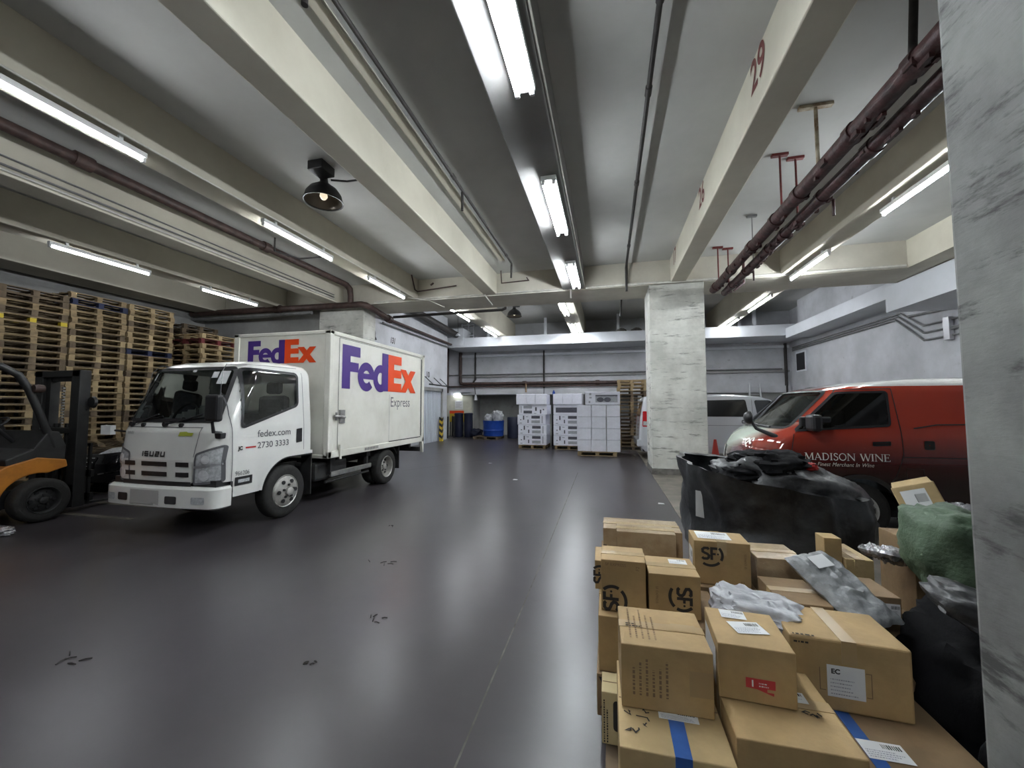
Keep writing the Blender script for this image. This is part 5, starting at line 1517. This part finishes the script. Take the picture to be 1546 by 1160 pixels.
MB().lathe([(.17, .02), (.13, .04), (.035, .70), (.03, .72), (.001, .72)], n=20).build('cone_body', 'cone', t, smooth=40)
MB().box(-.19, .19, -.19, .19, 0, .025).build('cone_base', 'cone', t, bevel=.01)
t = thing('step_ladder', 'aluminium step ladder against the back wall right of the pillar', 'ladder', (6.38, 19.6, 0.004))
for s in (-1, 1):
    MB().tube([(s * .30, -.1, 0), (s * .20, .22, 2.6)], .025, 6).build('rail', 'alu', t)
    MB().tube([(s * .30, .42, 0), (s * .20, .26, 2.55)], .018, 6).build('rear_leg', 'alu', t)
for k in range(8):
    z = .3 + k * .3
    f = z / 2.6
    MB().box(-.30 + .1 * f, .30 - .1 * f, -.12 + .32 * f, -.04 + .32 * f, z, z + .03).build('step', 'alu', t)

# ============================================================ parcels
def sf_logo(fn, s, parent, turn=0):
    """two rounded letters inside an open ring; turn in quarter turns"""
    def f(u, v):
        u, v = (u - .5) * s, (v - .5) * s
        for _ in range(turn % 4):
            u, v = -v, u
        return fn(u, v)
    mb = MB()
    mb.ribbon([(.40, .80), (.35, .86), (.20, .86), (.12, .79), (.13, .68), (.22, .63), (.33, .59), (.40, .52), (.39, .42), (.32, .36), (.16, .36), (.10, .42)], .118, f)
    mb.ribbon([(.52, .32), (.52, .86), (.78, .86)], .118, f)
    mb.ribbon([(.52, .60), (.70, .60)], .10, f)
    mb.flat(arc(.80, .60, .045, .045, 0, 330, 10), f)
    mb.ribbon(arc(.45, .55, .54, .50, 42, -28, 12), .12, f)
    mb.ribbon(arc(.45, .55, .54, .50, -42, -125, 12), .12, f)
    return mb.build('printed_logo', 'ink', parent)

def scribble(fn, x, y, s, m, parent, seed, n=5, name='handwriting', w=.005):
    r = random.Random(seed)
    mb = MB()
    for k in range(n):
        p = [(x + k * s * .8 + r.uniform(0, s), y + r.uniform(-s, s))]
        for _ in range(3):
            p.append((p[-1][0] + r.uniform(-s, s), p[-1][1] + r.uniform(-s, s)))
        mb.ribbon(p, w, fn)
    return mb.build(name, m, parent)

def dashes(fn, x0, x1, y0, y1, rows, m, parent, seed, vertical=False, name='printed_text', fill=.6, rh=.45):
    """lines of small illegible print"""
    r = random.Random(seed)
    mb = MB()
    for k in range(rows):
        a = (x0 + (x1 - x0) * k / rows) if vertical else (y0 + (y1 - y0) * k / rows)
        b, end = (y0, y1) if vertical else (x0, x1)
        th = ((x1 - x0) if vertical else (y1 - y0)) / rows * rh
        end = b + (end - b) * r.uniform(.6, 1)
        while b < end:
            l = r.uniform(.3, 1.2) * th * 1.5
            q = [(b, a), (min(b + l, end), a), (min(b + l, end), a + th), (b, a + th)]
            if vertical:
                q = [(v, u) for u, v in q]
            mb.flat(q, fn)
            b += l + th * (1 - fill) * 1.5
    return mb.build(name, m, parent)

def shipping_label(fn, x0, x1, y0, y1, parent, seed, m='paper', name='shipping_label'):
    l = MB().flat([(x0, y0), (x1, y0), (x1, y1), (x0, y1)], fn).build(name, m, parent)
    f2 = lambda u, v: tuple(Vector(fn(u, v)) + NRM[0] * .0008)
    w, h = x1 - x0, y1 - y0
    dashes(f2, x0 + w * .06, x1 - w * .1, y0 + h * .10, y0 + h * .55, 4, 'carton_grey', l, seed)
    r = random.Random(seed)
    mb = MB()
    u = x0 + w * .5
    while u < x1 - w * .08:
        b = r.uniform(.012, .035) * w
        mb.flat([(u, y0 + h * .62), (u + b, y0 + h * .62), (u + b, y0 + h * .86), (u, y0 + h * .86)], f2)
        u += b + r.uniform(.015, .03) * w
    mb.build('bar_marks', 'ink', l)
    return l
NRM = [Vector((0, 0, 1))]

class Carton:
    def __init__(s, x0, x1, y0, y1, z0, z1, m, label, rz=0.0, group='parcels in the pile by the near pillar', tape=None, name='cardboard_box', bev=.0035, tm='tape'):
        s.w, s.d, s.h = (x1 - x0) / 2, (y1 - y0) / 2, z1 - z0
        s.t = thing(name, label, 'box', ((x0 + x1) / 2, (y0 + y1) / 2, z0), rz, group)
        r = random.Random(label)
        mb = MB()
        # slightly bulged faces
        n = 4
        def gp(u, v, k):
            b = (1 - (2 * u - 1) ** 2) * (1 - (2 * v - 1) ** 2)
            return b * k
        MB().box(-s.w, s.w, -s.d, s.d, 0.001, s.h - .001).build('box_body', m, s.t, bevel=bev)
        # lid seam and tape
        if tape == 'x' or tape == 'xf':
            MB().box(-s.w - .001, s.w + .001, -.024, .024, s.h - .001, s.h + .0008).build('tape_strip', tm, s.t)
            MB().box(-s.w - .0015, -s.w + .0005, -.024, .024, s.h * .72, s.h).build('tape_end', tm, s.t)
        elif tape == 'y':
            MB().box(-.024, .024, -s.d - .001, s.d + .001, s.h - .001, s.h + .0008).build('tape_strip', tm, s.t)
            MB().box(-.024, .024, -s.d - .0015, -s.d + .0005, s.h * .68, s.h).build('tape_end', tm, s.t)
        elif tape == 'seam':
            MB().box(-s.w + .004, s.w - .004, -.0015, .0015, s.h - .001, s.h + .0004).build('lid_seam', 'faint_ink', s.t)
    def top(s):
        NRM[0] = Vector((0, 0, 1))
        return lambda u, v: (u, v, s.h + .0022)
    def front(s):
        NRM[0] = Vector((0, -1, 0))
        return lambda u, v: (u, -s.d - .0022, v)
    def left(s):
        NRM[0] = Vector((-1, 0, 0))
        return lambda u, v: (-s.w - .0022, -u, v)

pb = MB()
for yi in range(6):
    pb.box(-.03, 1.16, 1.34 + yi * .3, 1.46 + yi * .3, .088, .108)
for x in (-.03, .48, 1.06):
    pb.box(x, x + .10, 1.34, 2.96, .0, .088)
tag(pb.build('wooden_pallet', 'wood2'), 'wooden pallet at floor level under the pile of parcels', 'pallet')

K = {}
# --- left column
c = Carton(-.045, .30, 1.83, 1.965, .109, .325, 'yellow_card', 'yellowish box with a hand hole at the lower left corner of the pile', tape='seam')
f = c.front()
hh = MB().flat(rounded([(-.125, .06), (-.085, .06), (-.085, .185), (-.125, .185)], .018), f).build('hand_hole', 'ink', c.t)
dashes(c.left(), -.06, .06, .02, .2, 5, 'faint_ink', c.t, 5, True)
dashes(f, -.165, -.14, .01, .2, 2, 'ink', c.t, 6, True)
c = Carton(-.07, .30, 1.985, 2.40, .109, .300, 'card3', 'dull box with black triangle marks, lowest in the left column')
mb = MB()
for x, z, up in ((-.16, .165, -1), (-.115, .165, -1), (-.155, .05, 1)):
    mb.flat([(x - .016, z - .012 * up), (x + .016, z - .012 * up), (x, z + .018 * up)], c.front())
mb.build('printed_arrow', 'ink', c.t)
c = Carton(-.06, .30, 2.0, 2.50, .302, .558, 'card', 'plain brown box wrapped in clear film, under the two stamped boxes at left', tape='x', tm='clear_tape')
c = Carton(-.045, .165, 2.05, 2.255, .56, .803, 'card', 'tall brown box stamped with a sideways black logo, at the left edge', rz=-.01, tape='x', tm='clear_tape')
sf_logo(lambda u, v, f=c.front(): f(-.045 + u, .055 + v), .125, c.t, 1)
text('printed_name', 'SF EXPRESS', .020, lambda u, v, f=c.front(): f(-.085 + u, .215 + v), 'faint_ink', c.t)
text('size_mark', 'F2', .022, lambda u, v, f=c.front(): f(.075 - v, .20 + u), 'faint_ink', c.t)
c = Carton(-.085, .13, 2.27, 2.49, .56, .715, 'card', 'brown stamped box half hidden behind the tall stamped box', rz=.02)
sf_logo(lambda u, v, f=c.front(): f(-.075 + u, .075 + v), .10, c.t, 1)
# --- second column
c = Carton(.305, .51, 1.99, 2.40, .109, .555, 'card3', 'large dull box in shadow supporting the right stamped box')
c = Carton(.175, .405, 2.05, 2.285, .56, .758, 'card', 'brown box with a logo turned on its side, right of the tall one', rz=.015, tape='x', tm='clear_tape')
sf_logo(lambda u, v, f=c.front(): f(.03 + u, .095 + v), .115, c.t, 3)
text('printed_name', 'SF EXPRESS', .016, lambda u, v, f=c.front(): f(-.085 - v * -1 * 0 + v, .14 - u), 'faint_ink', c.t)
shipping_label(c.top(), .0, .085, .02, .08, c.t, 9)
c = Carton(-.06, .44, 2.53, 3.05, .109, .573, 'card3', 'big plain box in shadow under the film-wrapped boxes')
c = Carton(.04, .385, 2.60, 2.765, .575, .782, 'wrap', 'film-wrapped tan box in front of the long flat one', tape='x', tm='clear_tape')
dashes(c.top(), -.15, -.05, .0, .05, 3, 'faint_ink', c.t, 4)
c = Carton(-.045, .45, 2.775, 3.04, .575, .745, 'wrap', 'long flat box glossy with clear film, rearmost at the left', tape='x', tm='clear_tape')
MB().flat([(-.246, .03), (-.225, .03), (-.225, .06), (-.246, .06)], c.front()).build('printed_mark', 'ink', c.t)
c = Carton(.45, .765, 2.42, 2.80, .109, .568, 'card3', 'plain box in shadow under the upright stamped box')
c = Carton(.46, .742, 2.45, 2.645, .57, .805, 'card', 'brown box with an upright black logo and a label on its lid', rz=-.03, tape='y', tm='clear_tape')
sf_logo(lambda u, v, f=c.front(): f(-.055 + u, .155 + v), .115, c.t, 0)
text('size_mark', 'F2', .018, lambda u, v, f=c.front(): f(.09 + u, .02 + v), 'faint_ink', c.t)
text('printed_name', 'SF EXPRESS', .016, lambda u, v, f=c.front(): f(.12 - v, .10 + u), 'faint_ink', c.t)
shipping_label(c.top(), -.115, .06, -.06, .07, c.t, 12)
shipping_label(c.left(), -.06, .05, .03, .17, c.t, 13)
# --- front row
c = Carton(.02, .362, 1.37, 1.815, .109, .474, 'card2', 'brown box bound with blue tape at the bottom of the frame', tape='seam')
bt = MB().box(-.005, .045, -c.d - .0018, c.d, c.h - .0005, c.h + .0014)
bt.box(-.005, .045, -c.d - .002, -c.d, 0, c.h)
bt.build('blue_tape', 'blue_tape', c.t)
shipping_label(c.top(), -.035, .095, -.075, -.03, c.t, 15)
scribble(c.top(), -.135, -.07, .022, 'ink', c.t, 3, 3)
scribble(c.top(), -.135, -.125, .018, 'ink', c.t, 4, 3)
c = Carton(.03, .338, 1.545, 1.825, .476, .697, 'card', 'brown box with faint columns of print, resting on the blue-taped box', rz=.02, tape='x', tm='tape')
dashes(c.front(), -.115, .02, .05, .19, 6, 'faint_ink', c.t, 21, True, rh=.35)
dashes(c.top(), -.12, -.01, -.10, .12, 5, 'faint_ink', c.t, 22, True, rh=.3)
MB().flat([(.075, .07), (.152, .07), (.152, .155), (.075, .155)], c.front()).build('tape_patch', 'tape', c.t)
MB().flat([(.04, -.02), (.13, -.02), (.13, .03), (.04, .03)], c.top()).build('tape_patch', 'tape', c.t)
dashes(c.top(), -.13, -.07, -.02, .01, 2, 'ink', c.t, 24)
c = Carton(.372, .722, 1.42, 1.83, .109, .528, 'card', 'wide brown box with a label and handwriting, bottom centre right', tape='x', tm='tape')
shipping_label(c.top(), -.03, .11, -.0, .055, c.t, 31)
scribble(c.top(), .09, -.055, .014, 'ink', c.t, 8, 4)
scribble(c.top(), -.12, .02, .012, 'faint_ink', c.t, 10, 4)
c = Carton(.372, .612, 1.585, 1.85, .530, .717, 'card', 'brown box with white waybills on its lid and a red label', rz=-.05, tape=None)
shipping_label(c.top(), -.07, .02, .055, .12, c.t, 41)
shipping_label(lambda u, v, f=c.top(): f(u - v * .3, v + u * .2), -.05, .06, -.045, .035, c.t, 42)
rl = MB().flat([(-.035, .085), (.055, .085), (.055, .055), (.03, .055), (.03, .045), (.05, .045), (.05, .035), (-.0, .05), (-.035, .052)], lambda u, v, f=c.front(): f(u, v)).build('red_label', 'red_label', c.t)
text('red_label_text', '1', .030, lambda u, v, f=c.front(): (f(-.022 + u, .058 + v)[0], -c.d - .0034, .058 + v), 'paper', rl, bold=.001)
dashes(lambda u, v: (u, -c.d - .0034, v), .005, .045, .06, .078, 2, 'paper', rl, 44)
wl_ = MB().flat([(-.1, .02), (.1, .02), (.1, .15), (-.1, .15)], c.left()).build('side_label', 'paper', c.t)
# --- right part
c = Carton(.735, 1.15, 1.46, 2.02, .109, .405, 'card3', 'shadowed box with blue tape and a label at the bottom right', tape=None)  # shade on this box is put into its colour by the dull card
bt = MB().box(-.13, -.085, -c.d - .001, c.d, c.h - .0005, c.h + .0014).build('blue_tape', 'blue_tape', c.t)
shipping_label(c.top(), -.13, .0, -.14, -.06, c.t, 51)
c = Carton(.680, 1.065, 1.80, 2.07, .407, .667, 'card', 'large scuffed box with a square white EC label, right of the red-labelled one', rz=-.05, tape='y', bev=.008)
lb = MB().flat([(-.075, .055), (.045, .055), (.045, .17), (-.075, .17)], c.front()).build('shipping_label', 'paper', c.t)
text('label_heading', 'EC', .024, lambda u, v, d_=c.d: (-.062 + u, -d_ - .0036, .140 + v), 'ink', lb, bold=.001)
dashes(lambda u, v, d_=c.d: (u, -d_ - .0036, v), -.065, .035, .065, .13, 5, 'carton_grey', lb, 53, rh=.3)
MB().ribbon([(-.098, .155), (-.098, .075), (-.08, .075)], .003, c.front()).ribbon([(.048, .155), (.065, .155), (.065, .07), (.048, .07)], .003, c.front()).build('printed_frame', 'faint_ink', c.t)
dashes(c.top(), -.18, -.10, -.13, -.11, 1, 'ink', c.t, 54)
dashes(c.front(), -.18, -.10, .235, .25, 1, 'ink', c.t, 55)
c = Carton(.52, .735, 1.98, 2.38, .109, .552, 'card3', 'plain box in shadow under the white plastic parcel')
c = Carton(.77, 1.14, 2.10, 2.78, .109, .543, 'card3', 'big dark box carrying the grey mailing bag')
c = Carton(.755, .965, 2.11, 2.40, .545, .660, 'card3', 'low dull box left of the grey mailing bag', tape='x')
shipping_label(c.front(), -.03, .03, .05, .09, c.t, 61)
c = Carton(.77, 1.005, 2.46, 2.72, .545, .735, 'wrap', 'dull box wrapped in shiny brown tape below the black sack', rz=.03, tape='x')
c = Carton(1.15, 1.27, 2.12, 2.55, .004, .40, 'card3', 'narrow brown box at floor level below the small white-labelled box', group='parcels on the floor')
c = Carton(1.15, 1.62, 2.57, 2.95, .004, .40, 'card3', 'wide brown box at floor level behind the grey mailing bag', group='parcels on the floor')
c = Carton(1.245, 1.375, 2.58, 2.86, .402, .725, 'card2', 'upright pale brown box behind the grey mailing bag', tape='y', tm='clear_tape')
dashes(c.top(), -.03, .04, -.02, .03, 2, 'faint_ink', c.t, 63)
c = Carton(1.155, 1.24, 2.60, 2.70, .402, .825, 'card', 'narrow brown box standing upright beside the black sack')
c = Carton(1.155, 1.27, 2.20, 2.42, .402, .690, 'card3', 'small dull box with a white label between mailing bag and black sacks')
shipping_label(c.front(), -.02, .05, .20, .26, c.t, 65)

# soft parcels
o = blob('plastic_parcel', 'white_poly', (.65, 2.03, .628), (.21, .15, .08), .2, 2, 2.6, e=.75, ridges=.2, rot=-.28, tilt=(-.12, 0))
tag(o, 'crumpled white plastic parcel between the upright logo box and the waybill box', 'parcel', 'soft parcels')
dashes(lambda u, v: (u, v, .06), -.19, -.10, -.03, .0, 1, 'carton_grey', o, 71)
def mailer(m, c, L, W, T, yaw, pitch, roll, label, seed, amp=.18):
    """a flat padded bag, length L, tipped"""
    mb = MB()
    nu, nv = 30, 18
    for side in (1, -1):
        vs_, fs = [], []
        for i in range(nu + 1):
            for j in range(nv + 1):
                u, v = i / nu * 2 - 1, j / nv * 2 - 1
                b = max(0, (1 - u ** 4)) ** .5 * max(0, (1 - v ** 4)) ** .5
                nz = noise.fractal(Vector((u * 2.2, v * 2.2, seed + side * 2.0)), 1, 2, 3)
                cr = abs(noise.noise(Vector((u * 4, v * 3, seed * 2.0 + side))))
                z = side * T * (b * (.75 + amp * nz * 2) - cr * .45 * b)
                vs_.append((u * L / 2 + .02 * noise.noise(Vector((v * 3, seed, u))), v * W / 2 + .012 * noise.noise(Vector((u * 3, seed, v))), z))
        for i in range(nu):
            for j in range(nv):
                a = i * (nv + 1) + j
                fs.append((a, a + nv + 1, a + nv + 2, a + 1))
        mb.add(vs_, fs)
    o = mb.build('mailing_bag', m, smooth=50, loc=c)
    o.rotation_euler = (roll, pitch, yaw)
    return tag(o, label, 'parcel', 'soft parcels')
o = mailer('grey_poly', (1.045, 2.23, .70), .40, .23, .06, -1.1, .48, .12, 'crumpled grey mailing bag sloping over the boxes right of centre', 3)
l = MB().flat([(-.15, -.045), (-.08, -.045), (-.08, .045), (-.15, .045)], lambda u, v: (u, v, .047)).build('shipping_label', 'paper', o)
mailer('silver', (1.52, 2.72, .72), .20, .18, .05, .4, .25, -.1, 'crumpled silvery film parcel left of the green sack', 6, .3)
mailer('silver', (1.97, 2.86, .93), .30, .24, .07, .1, .0, -.1, 'silvery white bubble parcel behind the top of the green sack', 8, .3)
# carton leaning behind the green sack
t = thing('cardboard_box', 'open brown box tilted up behind the green sack, white label on its side', 'box', (1.76, 2.86, .80), 0, 'parcels on the floor')
Carton(1.63, 2.12, 2.70, 3.0, .004, .80, 'card3', 'tall brown box on the floor behind the green sack, under the tilted box', group='parcels on the floor')
t.rotation_euler = (math.radians(-14), math.radians(-20), math.radians(-28))
MB().box(-.02, .17, -.12, .02, 0, .27).build('box_body', 'card2', t, bevel=.006)
MB().add([(-.02, .02, .27), (.17, .02, .27), (.16, .09, .32), (-.01, .09, .32)], [(0, 1, 2, 3)]).build('flap', 'card2', t)
NRM[0] = Vector((0, -1, 0))
shipping_label(lambda u, v: (u, -.1225, v), .01, .12, .05, .24, t, 77)

# sacks
o = blob('black_sack', 'cloth', (1.56, 2.06, .34), (.34, .34, .34), .16, 9, 2.2, e=.6, flat=.97, ridges=.2)
tag(o, 'bulging black plastic sack directly below the green sack', 'sack', 'sacks by the near pillar')
o = blob('black_sack', 'black_bag', (1.34, 1.62, .24), (.16, .17, .25), .10, 12, 1.6, e=.6, flat=.95)
tag(o, 'dark sack low in the corner between parcels and near pillar', 'sack', 'sacks by the near pillar')
o = blob('woven_sack', 'green_bag', (1.65, 2.32, .85), (.27, .22, .215), .14, 15, 1.8, e=.7, ridges=.14, tilt=(-.22, .05))
tag(o, 'faded green woven sack slumped on the black sacks', 'sack', 'sacks by the near pillar')
o = blob('refuse_sack', 'dust', (1.40, 1.88, .76), (.20, .13, .07), .14, 19, 2.2, e=.7, ridges=.1, rot=-.3, tilt=(-.35, .1))
tag(o, 'small dusty dark bag pressed below the green sack', 'sack', 'sacks by the near pillar')

# the big open black sack behind the parcels
t = thing('bulk_sack', 'huge open black sack heaped with dusty sheeting, between parcels and red van', 'sack', (1.29, 3.95, 0.004))
mb = MB()
nu, nv = 64, 22
vs_, fs = [], []
for i in range(nv + 1):
    k = i / nv
    for j in range(nu):
        a = 2 * PI * j / nu
        ca, sa = math.cos(a), math.sin(a)
        sx = math.copysign(abs(ca) ** .72, ca); sy = math.copysign(abs(sa) ** .72, sa)
        rr = .80 + .26 * math.sin(min(1, k * 1.25) * PI * .62) - .02 * k
        p = Vector((sx * .585 * rr, sy * .55 * rr, 0))
        top = .98 - .12 * (sx + .2) + .03 * sy
        z = top * k
        nz = noise.fractal(Vector((p.x * 2.0, p.y * 2.0, z * 2.4 + 3)), 1, 2, 4)
        fold = abs(noise.noise(Vector((sx * 2.6 + z, sy * 2.6, z * 1.1 + 8))))
        d = 1.02 + .12 * nz - .13 * fold * (.4 + k)
        sag = -.05 * math.sin(k * PI) * sx
        vs_.append((p.x * d + .06 * k * sx, p.y * d + sag, z + .04 * nz * k))
for i in range(nv):
    for j in range(nu):
        fs.append((i * nu + j, i * nu + (j + 1) % nu, (i + 1) * nu + (j + 1) % nu, (i + 1) * nu + j))
# rim turned in
base = nv * nu
o_ = len(vs_)
for j in range(nu):
    x, y, z = vs_[base + j]
    vs_.append((x * .93, y * .93, z - .015))
for j in range(nu):
    fs.append((base + j, base + (j + 1) % nu, o_ + (j + 1) % nu, o_ + j))
fs.append(tuple(range(nu - 1, -1, -1)))
mb.add(vs_, fs).build('sack_wall', 'black_bag', t, smooth=70)
blob('dusty_sheet', 'dust', (.22, .02, .84), (.60, .40, .25), .16, 22, 1.8, e=.85, ridges=.22, parent=t, tilt=(-.22, .04), nu=56, nv=32)
tp = MB()
tp.add([(-.605, -.30, .62), (-.60, -.22, .60), (-.61, -.25, .86), (-.615, -.29, .85)], [(0, 1, 2, 3)])
blob('black_garment', 'cloth', (.06, .0, 1.04), (.33, .30, .12), .25, 27, 2.6, e=.8, ridges=.2, parent=t, nu=48, nv=26)
blob('black_garment', 'cloth', (-.18, -.08, .95), (.20, .22, .10), .2, 29, 2.6, e=.8, ridges=.15, parent=t)
tg = MB()
tg.add([(-.02, -.02, -.10), (.05, .0, -.12), (.035, .0, .10), (-.015, -.01, .11)], [(0, 1, 2, 3)])
tg.build('torn_tag', 'paper', t, loc=(-.575, -.30, .74))

o = blob('red_cloth', 'red_film', (1.60, 3.78, 1.06), (.05, .05, .03), .25, 31, 3.0)
tag(o, 'small red cloth scrap on top of the huge black sack', 'cloth')

# ============================================================ litter on the floor
def twig(x, y, seed, label, s=.12):
    r = random.Random(seed)
    mb = MB()
    for k in range(5):
        a = r.uniform(0, PI)
        p0 = (r.uniform(-s, s), r.uniform(-s, s) * .6)
        p1 = (p0[0] + math.cos(a) * s * .5, p0[1] + math.sin(a) * s * .5)
        mb.tube([(p0[0], p0[1], .003), ((p0[0] + p1[0]) / 2, (p0[1] + p1[1]) / 2, .007), (p1[0], p1[1], .003)], .0038, 5)
    o = mb.build('floor_scrap', 'dark_pipe', loc=(x, y, 0))
    tag(o, label, 'scrap', 'scraps on the floor')
twig(-2.22, 3.63, 1, 'dark scraps on the floor in front of the truck rear wheel')
twig(-1.69, 2.68, 2, 'small dark scrap on the floor in the near middle', .08)
twig(-3.28, 1.83, 3, 'dark scraps on the floor at the lower left', .12)
twig(-1.77, 2.14, 4, 'tiny dark scrap on the floor near the bottom centre', .05)
twig(-2.77, 4.74, 5, 'faint dark scrap on the floor beside the truck', .05)
for k, (x, y, lab) in enumerate(((-1.94, 8.32, 'white paper scrap on the floor in the aisle before the carton stacks'), (-3.17, 10.57, 'white paper scrap on the floor beyond the truck'), (.80, 6.83, 'white paper scrap on the floor left of the black sack'))):
    o = MB()
    o.add([(-.05, -.03, .004), (.05, -.025, .006), (.045, .03, .004), (-.04, .025, .012)], [(0, 1, 2, 3)])
    o.add([(-.05, -.03, .004), (.05, -.025, .006), (.045, .03, .008), (-.04, .025, .016)], [(0, 1, 2, 3)])
    tag(o.build('paper_scrap', 'paper', loc=(x, y, 0)), lab, 'scrap', 'scraps on the floor')
o = blob('plastic_film', 'silver', (-7.25, 3.28, .045), (.22, .12, .05), .3, 33, 3.0, flat=.9)
tag(o, 'scrunched clear film on the floor in front of the forklift wheel', 'scrap')
